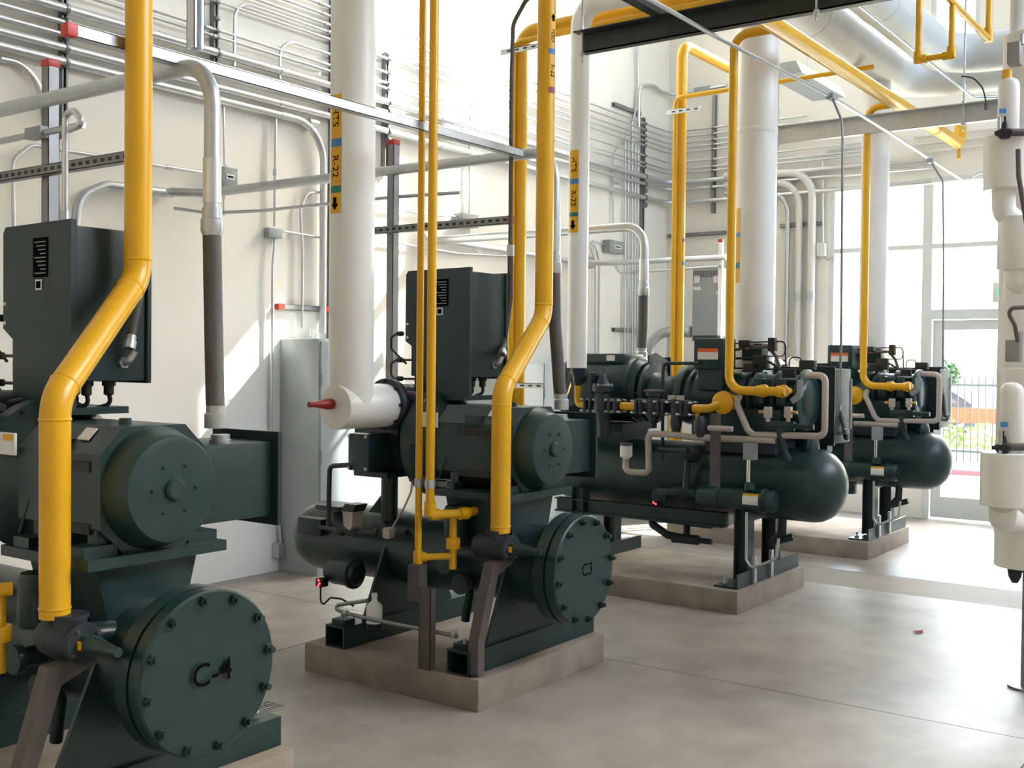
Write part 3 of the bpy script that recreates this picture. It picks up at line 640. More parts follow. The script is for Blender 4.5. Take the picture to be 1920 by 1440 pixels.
# ------------------------------------------------------------------ yellow pipes
def weld(mb, p, ax, r): return mb.lathe([(0, r), (.003, r+.0025), (.007, r+.0025), (.010, r)], Vector(p)-Vector(ax).normalized()*.005, ax, 24)
def pipe(name, pts, r, m, label, cat, bend=None, seg=20, group=None, welds=(), z0=None):
    t = thing(name, Vector(pts[0]), label, cat, group)
    MB().tube(pts, r, bend, seg, 8).build('pipe_run', m, t)
    for p, ax in welds:
        w = MB(); weld(w, p, ax, r); w.build('weld_seam', m, t)
    return t
def big_drop(low, up, label, bandlabel=None):
    lx, ly, lz0, lz1 = low; ux, uy, uz = up; r = .0468
    pts = [(lx, ly, lz0), (lx, ly, lz1), (ux, uy, uz), (ux, uy, 6.2)]
    d = (Vector(pts[2])-Vector(pts[1])).normalized()
    t = pipe('yellow_pipe', pts, r, YEL, label, 'pipe', .13, 28, 'large yellow discharge pipes',
             [((lx, ly, lz1-.065), PZ), (Vector(pts[1])+d*.065, d), (Vector(pts[2])-d*.065, d), ((ux, uy, uz+.065), PZ), ((lx, ly, lz0+.03), PZ)])
    return t
YB3 = big_drop((4.2, 3.085, .79, 1.46), (4.72, 3.205, 1.83), 'large yellow pipe with two bends rising from the C3 compressor')
big_drop((1.95, 3.145, .79, 1.47), (2.40, 3.36, 1.88), 'largest yellow pipe with two bends, at far left above C-4')
# its flow label
def flow_label(parent, c, r, a0, a1, z, parts):
    """parts: list of (kind, height) from top to bottom"""
    ac = (a0+a1)/2; wid = abs(a1-a0)*r
    for kind, h in parts:
        if kind in ('blue', 'green', 'maroon'):
            ring_patch(MB(), c, r, a0, a1, z-h, z).build('label_band', {'blue': LBLUE, 'green': LGREEN, 'maroon': LPURP}[kind], parent)
        else:
            ring_patch(MB(), c, r, a0, a1, z-h, z).build('flow_label', LYEL, parent)
            if kind in ('down', 'up'):
                s = 1 if kind == 'down' else -1; q = min(wid*.42, h*.42)
                shp = [(0, -q*1.1), (q*.75, -q*.1), (q*.35, -q*.1), (q*.35, q*.9), (-q*.35, q*.9), (-q*.35, -q*.1), (-q*.75, -q*.1), (0, -q*.1), (0, q*.9)]
                mb = MB().add([(c[0]+math.cos(ac+x/r)*(r+.0042), c[1]+math.sin(ac+x/r)*(r+.0042), z-h/2+s*y) for x, y in shp], [(0, 1, 7), (0, 7, 6), (7, 2, 3, 8), (5, 7, 8, 4)])
                mb.build('flow_arrow', INK, parent, False)
            elif kind:
                ring_text(MB(), kind, c, r, ac, z-h/2, min(wid*.78, h*.42)).build('lettering', INK, parent, False)
        z -= h
def zat(px, py, x, y):               # height of the photo row py on a vertical through (x, y)
    d = FV + RV*((px-960)/F) - UV*((py-720)/F); k = math.hypot(x-CAM.x, y-CAM.y)/math.hypot(d.x, d.y)
    return CAM.z + d.z*k
zt = zat(1028, 28, 4.72, 3.205)
flow_label(YB3, (4.72, 3.205), .0468, ACAM+.25, ACAM+1.2, zt, [('up', .05), ('HSD', .13), ('blue', .03), ('R-22', .165), ('maroon', .03)])

# thin pair down to the C3 oil connections
def vert(px0, py0, plane, top=6.0):
    p = A(px0, py0, **plane); return p, Vector((p.x, p.y, top))
p, q = vert(806, 965, dict(x=4.0)); e = Vector((4.17, p.y-.05, p.z))
e = A(872, 962, x=4.14)
t = pipe('yellow_pipe', [q, p, (e.x, e.y, p.z), (e.x+.1, e.y+.02, p.z)], .0215, YEL, 'thicker of the two slim yellow pipes running down before C3', 'pipe', .03, 18, 'slim yellow oil pipes')
MB().lathe([(-.035, .028), (.03, .028)], p+Vector((0, 0, .03)), PZ, 18).lathe([(0, .028), (.045, .028)], p+Vector((.0, 0, 0)), Vector((e.x, e.y, p.z))-p, 18).build('elbow_socket', YEL, t)
MB().lathe([(0, .028), (.05, .030)], (e.x-.03, e.y+.01, p.z), (1, -.2, 0), 18).build('end_socket', YEL, t)
bx = A(850, 985, x=4.13); MB().cyl((bx.x, bx.y, p.z), (bx.x, bx.y, .60), .018, 16).flatring((bx.x, bx.y, .70), PZ, .034, .05).build('branch', YEL, t)
p2, q2 = vert(784, 1045, dict(x=4.0)); 
t2 = pipe('yellow_pipe', [q2, p2, (bx.x, bx.y, p2.z)], .0165, YEL, 'thinner of the two slim yellow pipes running down before C3', 'pipe', .025, 16, 'slim yellow oil pipes')
MB().lathe([(-.03, .023), (.03, .023)], p2, PZ, 16).lathe([(0, .023), (.04, .023)], p2, Vector((bx.x, bx.y, p2.z))-p2, 16).build('elbow_socket', YEL, t2)
# same pipes at C-4, only their ends reach into the frame
t = pipe('yellow_pipe', [(1.75, p.y, 5.5), (1.75, p.y, p.z), (e.x-2.25, e.y+.03, p.z)], .0215, YEL, 'slim yellow pipe stub at the left edge beside C-4', 'pipe', .03, 18, 'slim yellow oil pipes')
MB().cyl((bx.x-2.25, bx.y+.02, p.z), (bx.x-2.25, bx.y+.02, .60), .018, 16).flatring((bx.x-2.25, bx.y+.02, .70), PZ, .034, .05).build('branch', YEL, t)
# clamp strut and stand for the pair
yc = p.y
st = thing('pipe_stand', (3.98, yc-.02, .15), 'brown steel post stand carrying the slim yellow pipes on the C3 pad', 'stand')
a_ = A(800, 1250, x=3.97)
MB().box((3.95, a_.y-.035, .15), (3.955, a_.y+.035, .53)).box((3.95, a_.y-.035, .15), (3.99, a_.y-.03, .53)).box((3.95, a_.y+.03, .15), (3.99, a_.y+.035, .53)).build('post', BROWN, st, False)
MB().box((3.96, p2.y-.04, .46), (4.02, p2.y+.03, .63)).build('head', BROWN, st, False)
cl = A(800, 905, x=4.03)
ck = thing('pipe_clamp', (4.05, cl.y, cl.z), 'short strut channel with clamps holding the slim yellow pipe pair', 'clamp')
MB().box((4.03, cl.y-.12, cl.z-.02), (4.036, cl.y+.05, cl.z+.02)).box((4.03, cl.y-.12, cl.z+.014), (4.07, cl.y+.05, cl.z+.02)).box((4.03, cl.y-.12, cl.z-.02), (4.07, cl.y+.05, cl.z-.014)).build('strut', STEEL, ck, False)
MB().flatring((p.x, p.y, cl.z-.02), PZ, .026, .04).build('clamp', GALV, ck); MB().flatring((p2.x, p2.y, cl.z-.02), PZ, .021, .04).build('clamp', GALV, ck)

# yellow risers behind C3 and C2
def riser(x, y, r, zt_, ext, label, lo=.85):
    pts = [(x, y, lo), (x, y, zt_)]+ext
    return pipe('yellow_pipe', pts, r, YEL, label, 'pipe', .14, 24, 'yellow risers')
r1 = A(973, 500, x=6.92)
R1 = riser(6.92, r1.y, .054, 4.10, [(6.92, 2.95, 4.12)], 'yellow riser standing behind the C3 control panel')
r1b = A(957, 640, x=6.84)
pipe('yellow_pipe', [(6.84, r1b.y, .85), (6.84, r1b.y, 4.01), (6.84, 2.95, 4.03)], .022, YEL, 'thin yellow riser hugging the riser behind C3', 'pipe', .08, 16, 'yellow risers')
r2 = A(1275, 400, x=9.2)
R2 = riser(9.2, r2.y, .049, 4.53, [(11.3, r2.y, 4.53)], 'yellow riser standing near the room corner behind the nearer domed compressor', .8)
r2b = A(1264, 400, x=9.12); z2 = A(1266, 184, x=9.12).z
pipe('yellow_pipe', [(9.12, r2b.y, .8), (9.12, r2b.y, z2), (9.12, 2.95, z2+.02)], .020, YEL, 'thin yellow riser hugging the one near the room corner', 'pipe', .06, 16, 'yellow risers')
zz = zat(1277, 455, 9.2, r2.y); flow_label(R2, (9.2, r2.y), .049, ACAM+.35, ACAM+1.1, zz+.04, [('maroon', .035), ('', .18), ('blue', .035), ('', .14)])
for nm, (xx, yy), zc in (('behind C3', (6.88, r1.y+.03), A(985, 98, x=6.9).z), ('near the corner', (9.16, r2.y+.02), A(1280, 213, x=9.2).z), ('low behind C3', (6.88, r1.y-.05), A(975, 722, x=6.9).z)):
    c_ = thing('pipe_clamp', (xx, yy, zc), 'galvanised slotted strut clamp on the yellow riser %s' % nm, 'clamp')
    s_ = MB().box((xx-.075, yy-.26, zc-.02), (xx-.069, yy+.08, zc+.02)).box((xx-.075, yy-.26, zc+.015), (xx-.045, yy+.08, zc+.02)).build('strut', ALU, c_, False)
    for k in range(4): MB().box((xx-.0765, yy-.24+k*.075, zc-.006), (xx-.0745, yy-.205+k*.075, zc+.006)).build('slot', DARK, s_)

# C2 / C1 hot gas pipes and overhead header
def gas_pipe(dx, label, dy=0.):
    x = 6.74+dx; y1 = A(1370, 500, x=6.74).y+dy; y2 = A(1472, 733, x=6.74).y+dy; zl = A(1420, 733, x=6.74).z
    t = pipe('yellow_pipe', [(x, y2, zl), (x, y1, zl), (x, y1, 3.74), (x, 2.82+dy*.0, 3.74)], .029, YEL, label, 'pipe', .10, 20, 'yellow hot gas pipes')
    for q in (1425, 1462):
        yy = A(q, 733, x=6.74).y+dy
        MB().lathe([(0, .036), (.03, .036)], (x, yy+.02, zl), NY, 18).build('collar', YEL, t)
        MB().cyl((x, yy, zl), (x+.16, yy, zl), .022, 14).flatring((x+.04, yy, zl), PX, .042, .03).build('outlet', YEL, t)
    return t
gas_pipe(0, 'yellow pipe dropping to the top of the nearer domed compressor')
gas_pipe(2.5, 'yellow pipe dropping to the farthest compressor by the windows', A(1622, 500, x=9.24).y-A(1370, 500, x=6.74).y)
he = A(1800, 300, y=2.80)
hd = pipe('yellow_header', [(-1., 2.80, 3.75), (he.x, 2.80, 3.75), (he.x, 2.80, 4.12)], .056, YEL, 'long yellow header pipe overhead resting on the trapeze beams', 'pipe', .12, 24)
MB().cyl((he.x-.05, 2.80, 3.70), (he.x-.05, 2.80, 3.60), .02, 14).build('drain_stub', YEL, hd)
MB().flatring((he.x-.9, 2.80, 3.75), PX, .06, .05).build('label_sleeve', LYEL, hd)
# small yellow loop pipes at upper right
yy = 1.77; xe = A(1853, 100, y=yy).x; xl = A(1785, 60, y=yy).x; zb = A(1785, 97, y=yy).z; zr = A(1800, 60, y=yy).z
zr = 3.76
t = pipe('yellow_pipe', [(3.6, yy, zr), (xe, yy, zr), (xe, yy, 5.5)], .021, YEL, 'slim yellow pipe at upper right turning up at its end', 'pipe', .03, 16)
MB().lathe([(-.045, .03), (.045, .03)], (xe, yy, zr+.03), PZ, 16).build('elbow_socket', YEL, t)
y2_ = A(1722, 100, x=xl).y
t = pipe('yellow_pipe', [(xl, yy, zr-.02), (xl, yy, zb-.02), (xl, y2_, zb-.02), (xl, y2_, 5.5)], .019, YEL, 'U-shaped slim yellow pipe loop at upper right', 'pipe', .025, 16)
for q_ in ((xl, yy, zb-.02), (xl, y2_, zb-.02)): MB().lathe([(-.02, .027), (.05, .027)], q_, PZ, 16).lathe([(-.05, .027), (.02, .027)], q_, PY if q_[1] == y2_ else NY, 16).build('elbow_socket', YEL, t)

# ------------------------------------------------------------------ white insulated pipes
# W1 with end drum above C3
dy_ = 3.88; dx0 = A(628, 775, y=dy_).x; dzc = 1.365; wx = A(659, 600, y=dy_).x
t = thing('insulated_pipe', (wx, dy_, dzc), 'thick white insulated pipe with a drum end and red plug, left of the C3 panel', 'pipe', 'white insulated pipes')
W1 = MB().cyl((wx, dy_, dzc), (wx, dy_, 6.3), .112, 40).build('jacket', WHT, t)
dr = MB().lathe([(0, .108), (.006, .112), (.43, .112), (.435, .106)], (dx0, dy_, dzc), PX, 40).build('drum', WHT, t)
MB().lathe([(0, .026), (.03, .027), (.05, .024), (.13, .012), (.14, .014), (.155, .014), (.157, .008)], (dx0, dy_+.02, dzc+.015), NX, 20).build('red_plug', REDDK, t)
flow_label(W1, (wx, dy_), .112, ACAM-1.03, ACAM-.36, zat(637, 184, wx, dy_), [('HTS', .215), ('blue', .04), ('R-22', .19), ('green', .035), ('down', .10)])
# W2
w2 = A(1085, 400, x=6.72); zb_ = A(1086, 690, x=6.72).z
t = pipe('insulated_pipe', [(w2.x, w2.y, zb_), (w2.x, w2.y, 4.14), (w2.x, 1.5, 4.14)], .072, WHT, 'slim white insulated pipe with yellow flow label, ending above valves', 'pipe', .16, 32, 'white insulated pipes')
flow_label(t, (w2.x, w2.y), .072, ACAM-1.2, ACAM-.1, zat(1075, 285, w2.x, w2.y), [('HTS', .20), ('blue', .038), ('R-22', .20), ('green', .03), ('down', .115)])
# W3, W4 into the suction main
w3 = A(1418, 400, x=7.32); w4 = A(1640, 400, x=9.82)
for w_, lb_, r_ in ((w3, 'thickest white insulated column rising behind the nearer domed compressor', .138), (w4, 'white insulated column before the tall window', .118)):
    zz = 1.5
    t = thing('insulated_pipe', (w_.x, w_.y, zz), lb_, 'pipe', 'white insulated pipes')
    j = MB().cyl((w_.x, w_.y, zz), (w_.x, w_.y, 4.25), r_, 40).build('jacket', WHT, t)
    MB().flatring((w_.x, w_.y, 3.2), PZ, r_+.002, .05, 40).build('jacket_seam', WHT, t)
    if r_ > .13: flow_label(j, (w_.x, w_.y), r_, ACAM-1.55, ACAM-1.1, zat(1382, 393, w_.x, w_.y), [('', .17), ('blue', .03), ('', .18), ('green', .04), ('', .10)])
JACK = mat('pale_grey_jacket', (.62, .64, .65), .42, 0., var=.04, scale=5, bump=.03, bscale=12)
def main_pipe(y, r, xend, label, z=4.25):
    t = thing('suction_main', (0, y, z), label, 'pipe', 'suction mains overhead')
    MB().tube([(-1.5, y, z), (xend, y, z), (xend+.05, y-2.2, z-.05)], r, .35, 36, 8).build('jacket', JACK, t)
    for x in [k*.9 for k in range(0, 10)]:
        if x < xend-.4: MB().flatring((x, y, z), PX, r+.003, .04, 36).build('jacket_band', JACK, t)
main_pipe(3.12, .185, 10.5, 'left of the two large grey insulated mains overhead')
main_pipe(2.60, .165, 9.9, 'right of the two large grey insulated mains overhead')

# ------------------------------------------------------------------ trapeze beams, struts
def channel_y(mb, x, y0, y1, z0, z1, w=.06, t=.008):     # C-channel along y, web facing -x
    return mb.box((x, y0, z0), (x+t, y1, z1)).box((x, y0, z0), (x+w, y1, z0+t)).box((x, y0, z1-t), (x+w, y1, z1))
def trapeze(x, y1, z0, z1, m, label):
    t = thing('trapeze_beam', (x, y1, z0), label, 'beam', 'pipe trapeze beams')
    channel_y(MB(), x, .6, y1, z0, z1).box((x-.07, .6, z1-.008), (x, y1+.02, z1)).build('channel', m, t, False)
    for yy in (y1-.03, 2.25, .8):
        r_ = MB().cyl((x-.04, yy, z0-.07), (x-.04, yy, CH), .008, 8).build('hanger_rod', GALV, t)
        MB().hexa((x-.04, yy, z1), PZ, .018, .02).hexa((x-.04, yy, z0-.03), PZ, .018, .02).cyl((x-.04, yy, z1+.1), (x-.04, yy, z1+.15), .014, 10).build('nut', GALV, r_)
    return t
bz = A(1090, 103, x=6.0); trapeze(6.0, bz.y, 3.565, 3.69, BLACKST, 'black steel trapeze beam hanging across the top of the view')
bz = A(1455, 265, x=9.2); trapeze(9.2, bz.y, 3.52, 3.66, GALV, 'galvanised trapeze beam hanging near the far windows')
def strut(mb, a, b, w=.041, t=.003, up=PZ):
    """slotted U strut from a to b"""
    a, b = Vector(a), Vector(b); d = (b-a).normalized(); s = d.cross(up)
    if s.length < .1: s = Vector((1, 0, 0))
    s.normalize(); n_ = s.cross(d).normalized()
    for c0, c1, e0, e1 in ((-w/2, w/2, -w/2, -w/2+t), (-w/2, -w/2+t, -w/2, w/2), (w/2-t, w/2, -w/2, w/2), (-w/2, -w/2+w*.25, w/2-t, w/2), (w/2-w*.25, w/2, w/2-t, w/2)):
        mb.prism([a+s*c0+n_*e0, a+s*c1+n_*e0, a+s*c1+n_*e1, a+s*c0+n_*e1], b-a)
    return mb
def solid_strut(a, b, w): 
    return strut(MB(), a, b, w)
# upper dark strut above the black beam
a1, b1 = A(1215, 5, z=3.74), A(1320, 75, z=3.74)
t = thing('strut_channel', (4, a1.y, 3.74), 'dark strut channel lying across the black trapeze beam', 'strut')
strut(MB(), (3.0, a1.y, 3.72), (6.15, a1.y, 3.72), .06).build('channel', BLACKST, t, False)
# posts with red caps
def red_post(x, y, z1, label, w=.052, zc=None):
    t = thing('strut_post', (x, y, 0), label, 'post', 'strut posts with red caps')
    strut(MB(), (x, y, z1), (x, y, 0), w).build('channel', STEEL if x < 9 else ALU, t, False)
    MB().box((x-w*.56, y-w*.56, z1-.02), (x+w*.56, y+w*.56, z1+.012), bev=.004).build('end_cap', RED, t)
    MB().box((x-.07, y-.07, 0), (x+.07, y+.07, .01)).build('base_plate', STEEL, t)
sx1 = A(95, 118, y=4.40); sx2 = A(738, 266, y=4.40); sx3 = A(1352, 451, y=4.74)
red_post(sx1.x, 4.40, sx1.z, 'grey strut post with red cap at the left edge')
red_post(sx2.x, 4.40, sx2.z, 'grey strut post with red cap right of the drum-ended white pipe', .05)
red_post(sx3.x, 4.74, sx3.z, 'bright strut post with red cap beside the vented grey cabinet', .042)
# slotted arms on the posts
def arm(x, y0, y1, z, label):
    t = thing('slotted_strut', (x, y0, z), label, 'strut', 'slotted strut arms')
    o = strut(MB(), (x, y0, z), (x, y1, z), .041, up=PX).build('channel', STEEL, t, False)
    n_ = int((y0-y1)/.05)
    for k in range(n_):
        y = y0-.03-k*.05; MB().lathe([(0, .008), (.0012, .008)], (x-.0217, y, z), PX, 10).add([(x-.0218, y-.014, z-.007), (x-.0218, y+.014, z-.007), (x-.0218, y+.014, z+.007), (x-.0218, y-.014, z+.007)], [(0, 1, 2, 3)]).build('slot', LWHITE if k % 1 else DARK, o)
    MB().box((x-.0225, y1, z-.021), (x+.0215, y1+.012, z+.021)).build('end_cap', RED, t)
arm(sx1.x-.05, 4.75, 3.72, A(95, 325, y=4.40).z, 'slotted strut arm on the left post, above the C-4 panel')
arm(sx2.x-.05, 4.66, 3.50, A(738, 433, y=4.40).z, 'slotted strut arm behind the slim yellow pipes above C3')
# long strut joining the conduit elbows
t = thing('strut_channel', (2.17, 3.42, 2.74), 'long bright strut channel passing in front of the white pipe label', 'strut')
strut(MB(), (2.17, 3.42, 2.70), (4.80, 3.42, 2.70), .042).build('channel', GALV, t, False)
MB().box((2.15, 3.398, 2.678), (2.19, 3.442, 2.722), bev=.003).build('end_cap', RED, t)
t = thing('hanger_strut', (2.69, 3.42, 2.75), 'vertical strut hanger at top left beside the big yellow pipe', 'strut')
strut(MB(), (2.69, 3.42, 2.76), (2.69, 3.42, CH), .045).build('channel', ALU, t, False)

# ------------------------------------------------------------------ conduits on the left and far walls
ORD = ['topmost', 'second', 'third', 'fourth', 'fifth', 'sixth', 'seventh', 'eighth']
def coupling(mb, p, ax, r, L=.05): return mb.lathe([(0, r), (L, r)], Vector(p)-Vector(ax).normalized()*L/2, ax, 12)
WY = LW-.055
zs = [4.34, 4.27, 4.20, 4.145, 4.09, 3.975, 3.89, 3.845]
for i, z in enumerate(zs):
    r = .011; pts = []
    x0 = 3.2
    if i == 3: x0 = A(440, 10, y=WY).x; pts = [(x0, WY, A(422, 120, y=WY).z)]
    if i == 5: x0 = A(525, 107, y=WY).x; pts = [(x0, WY, A(522, 148, y=WY).z)]
    pts += [(x0, WY, z), (FW-.06, WY, z), (FW-.06, 4.55-.12*i, z)]
    t = thing('conduit', pts[0], '%s of the eight thin conduits wrapping the far left corner' % ORD[i], 'conduit', 'thin wall conduits')
    MB().tube(pts, r, .14, 8, 6).build('conduit_run', ALU, t)
    for x in (4.6+.07*i, 6.1+.03*i, 9.0+.05*i): 
        if x > x0+.2: coupling(MB(), (x, WY, z), PX, .0155).build('coupling', GALV, t)
for nm, z, r, x1, xs_ in (('upper thick', 3.735, .030, None, 0), ('slimmer middle', 3.650, .019, None, 1), ('short slim', 3.575, .018, 9.2, 2), ('lower thick', 3.495, .027, None, 3)):
    pts = [(2.6, WY, z), (FW-.07 if x1 is None else x1, WY, z)]
    if x1 is None: pts += [(FW-.07, 3.2, z)]
    t = thing('conduit', pts[0], '%s conduit along the left wall below the thin ones' % nm, 'conduit', 'thick wall conduits')
    MB().tube(pts, r, .22, 12, 6).build('conduit_run', ALU, t)
    for x in (5.72, 7.6, 10.6): coupling(MB(), (x, WY, z), PX, r*1.12, .09).build('coupling', ALU, t)
zE = 3.41; xE = A(606, 400, y=WY).x
t = thing('conduit', (2.6, WY, zE), 'lowest thick wall conduit, turning down left of the labelled white pipe', 'conduit', 'thick wall conduits')
MB().tube([(2.6, WY, zE), (xE, WY, zE), (xE, WY, 1.80)], .028, .30, 14, 10).build('conduit_run', ALU, t)
for x in (5.73, 6.02): coupling(MB(), (x, WY, zE), PX, .031, .09).build('coupling', ALU, t)
coupling(MB(), (xE, WY, 2.75), PZ, .031, .1).build('coupling', ALU, t)
# vertical wall struts with clamps
for px, py0, py1, lb_ in ((118, 0, 260, 'wall strut at far left holding the conduits'), (402, 0, 120, 'wall strut behind the strut hanger at top left'), (622, 0, 640, 'wall strut just left of the drum-ended white pipe'),
                          (722, 100, 330, 'wall strut between the white pipe and the slim yellow pair'), (1203, 220, 680, 'tall wall strut beside the corner conduit bundle')):
    p = A(px, (py0+py1)/2, y=LW-.02); z1 = A(px, py0, y=LW-.02).z + (1. if py0 == 0 else 0); z0 = A(px, py1, y=LW-.02).z
    t = thing('wall_strut', (p.x, LW-.02, z0), lb_, 'strut', 'wall struts')
    strut(MB(), (p.x, LW-.021, z0), (p.x, LW-.021, z1), .041).build('channel', STEEL, t, False)
    for z in zs+[3.735, 3.65, 3.575, 3.495, 3.41]:
        if z0 < z < z1: MB().flatring((p.x-.012, WY, z), PX, .036 if z < 3.8 else .018, .024, 12).build('conduit_clip', STEEL, t)
t = thing('wall_strut', (FW-.02, 5.2, 2.9), 'wall strut with conduit clips on the far wall by the corner riser', 'strut', 'wall struts')
ps = A(1339, 230, x=FW-.03)
strut(MB(), (FW-.021, ps.y, 3.35), (FW-.021, ps.y, 4.72), .041, up=PY).build('channel', STEEL, t, False)
for z in zs+[3.735, 3.65, 3.495]: MB().flatring((FW-.06, ps.y-.012, z), PY, .034 if z < 3.8 else .018, .024, 12).build('conduit_clip', STEEL, t)

def wconduit(pts, r, label, m=ALU, bend=.09, couple=(), wall='y', name='conduit', group='wall conduits'):
    """pts are photo points on the wall plane"""
    k = dict(y=WY+.02) if wall == 'y' else dict(x=FW-.04)
    P3 = [A(*q, **k) for q in pts]
    t = thing(name, P3[0], label, 'conduit', group); MB().tube(P3, r, bend, 10, 6).build('conduit_run', m, t)
    for i_, f_ in couple:
        c_ = P3[i_].lerp(P3[i_+1], f_); coupling(MB(), c_, P3[i_+1]-P3[i_], r*1.35).build('coupling', GALV, t)
    return t
wconduit([(0, 110), (40, 118), (75, 160), (84, 220)], .020, 'conduit bend at the top left corner of the view', bend=.3)
wconduit([(26, 450), (24, 300), (60, 272), (240, 302), (388, 325)], .012, 'thin wall conduit arching behind the left post', couple=((3, .5),))
wconduit([(419, 200), (421, 310)], .009, 'thin conduit dropping to the square box beside the bent conduit')
wconduit([(517, 222), (515, 424)], .013, 'thin vertical conduit above the small square wall box', couple=((0, .5),))
wconduit([(516, 448), (511, 500), (510, 640), (508, 900), (524, 985), (527, 1030)], .011, 'thin vertical conduit running from the wall box down to the floor cabinet', couple=((1, .6),))
wconduit([(532, 434), (604, 446)], .009, 'short level conduit right of the small square wall box')
wconduit([(612, 360), (575, 362), (563, 392), (567, 470), (566, 615)], .011, 'thin conduit with an arched top above the grey cabinet')
wconduit([(424, 308), (420, 380), (420, 404)], .008, 'thin short conduit under the square wall box')
wconduit([(700, 385), (800, 402), (930, 412)], .010, 'thin level conduit behind the slotted strut arm')
wconduit([(720, 452), (860, 475), (960, 480)], .009, 'lower thin level conduit behind the slotted strut arm')
wconduit([(880, 240), (883, 200), (897, 178)], .011, 'faint curved conduit at the bright top of the left wall')
wconduit([(880, 260), (880, 400)], .010, 'thin conduit dropping to the wall box right of the yellow pair')
wconduit([(880, 425), (882, 460), (900, 475), (935, 468)], .009, 'thin conduit looping below the wall box right of the yellow pair')
wconduit([(1196, 60), (1196, 190), (1185, 230), (1185, 680)], .013, 'tall pale conduit rising to the top by the room corner')
for k, px in enumerate((1172, 1178, 1191, 1196)):
    wconduit([(px, 255+8*k), (px-1, 480), (px-2, 684)], .012, '%s vertical conduit of the corner bundle, counted from the left' % ORD[k].replace('topmost', 'first'), group='corner conduit bundle')
wconduit([(1150, 420), (1150, 290), (1162, 267), (1200, 265)], .010, 'thin conduit arching above the box near the corner')
wconduit([(1110, 452), (1145, 462)], .009, 'thin level conduit entering the box near the corner')
wconduit([(1107, 455), (1118, 462), (1124, 500), (1122, 690)], .013, 'pair conduit bending down right of the slim white pipe')
wconduit([(1107, 462), (1116, 490), (1116, 690)], .010, 'thin conduit beside the bent one right of the slim white pipe')
# conduits leaving the wall towards the machines, with elbow, coupling and flexible hose
def feeder(x, yw, y, z, zc, hose, r, label, xw=None):
    t = thing('conduit_feeder', (x, yw, z), label, 'conduit', 'motor feeder conduits')
    pts = [(x, yw, z), (x, y, z), (x, y, zc)]
    if xw is not None: pts = [A(140, 440, y=yw), A(148, 368, y=yw), A(200, 347, y=yw), A(330, 364, y=yw), (x-.2, yw, z), (x, yw-.2, z)] + pts[1:]
    MB().tube(pts, r, .16, 18, 10).build('conduit_run', GALV, t)
    MB().lathe([(0, r*1.1), (.16, r*1.1)], (x, y, zc+.06), PZ, 20).build('coupling', ALU, t)
    MB().lathe([(0, r*1.1), (.02, r*1.35), (.06, r*1.35), (.065, r*1.2), (.10, r*1.2)], (x, y, zc-.06), PZ, 20).build('hose_connector', GALV, t)
    MB().tube([(x, y, zc-.04)]+hose, r*1.12, .5, 18, 8).build('flexible_hose', HOSE, t)
    e_ = Vector(hose[-1]); MB().lathe([(0, r*1.35), (.05, r*1.35), (.055, r*1.15), (.08, r*1.15)], e_-Vector((0, 0, .01)), PZ, 20).build('hose_connector', GALV, t)
    return t
f4y = A(398, 300, x=2.62).y; f4z = A(345, 128, x=2.62).z
feeder(2.62, LW-.05, f4y, f4z, A(398, 412, x=2.62).z, [(2.62, f4y-.01, 1.75), (2.59, 3.17, 1.36)], .030, 'bent conduit with grey flexible hose feeding C-4')
f3y = A(1040, 400, x=4.88).y; f3z = A(960, 292, x=4.88).z
feeder(4.88, LW-.05, f3y, f3z, A(1040, 492, x=4.88).z, [(4.88, f3y-.01, 1.8), (4.84, 3.17, 1.36)], .030, 'bent conduit with grey flexible hose behind the C3 yellow pipe', xw=4.0)
f2y = A(1207, 500, x=7.48).y; f2z = A(1140, 428, x=7.48).z
feeder(7.48, LW-.05, f2y, f2z, A(1207, 540, x=7.48).z, [(7.48, f2y, 1.9), (7.46, f2y, 1.64)], .034, 'bright bent conduit with grey hose feeding the nearer domed compressor')
FX = sx3.x-.05; z_ = A(1340, 483, x=FX).z
t = thing('conduit_feeder', (FX, 4.7, z_), 'level bright conduit running from the left wall to the far red-capped post', 'conduit', 'motor feeder conduits')
pa = A(795, 445, y=LW-.06); pb_ = A(1000, 448, y=LW-.06); pc = A(1195, 494, x=9.42)
MB().tube([(pa.x, LW-.06, z_+.03), (FX-.2, LW-.06, z_), (FX, LW-.3, z_), (FX, 4.66, z_)], .030, .25, 14, 8).build('conduit_run', ALU, t)
t = thing('conduit', (9.4, 4.45, z_-.2), 'slim bright conduit below the level feeder by the far red-capped post', 'conduit')
MB().tube([A(1150, 490, x=FX), A(1160, 511, x=FX), A(1180, 511, x=FX), A(1347, 499, x=FX)], .014, .05, 10).build('conduit_run', ALU, t)
t = thing('conduit', (4.95, 5.9, 2.6), 'slim conduit slanting across the wall below the C3 feeder', 'conduit')
MB().tube([(4.75, LW-.05, A(420, 404, y=LW-.05).z), (4.85, 6.0, 2.57), (4.95, 5.6, 2.57), (4.95, 4.45, 2.57), (5.02, 4.0, 2.57)], .011, .1, 10).build('conduit_run', GALV, t)
t = thing('conduit', (2.7, 6.0, 2.6), 'slim conduit with a box elbow clamped to the left red-capped post', 'conduit')
pz = A(75, 250, x=sx1.x-.04); MB().tube([(pz.x, 5.6, pz.z), (pz.x, 4.1, pz.z)], .014, .1, 10).build('conduit_run', GALV, t)
q0 = A(70, 250, x=pz.x); MB().box(q0-Vector((.025, .06, .025)), q0+Vector((.025, .06, .025)), bev=.006).build('conduit_body', GREYBOX, t)
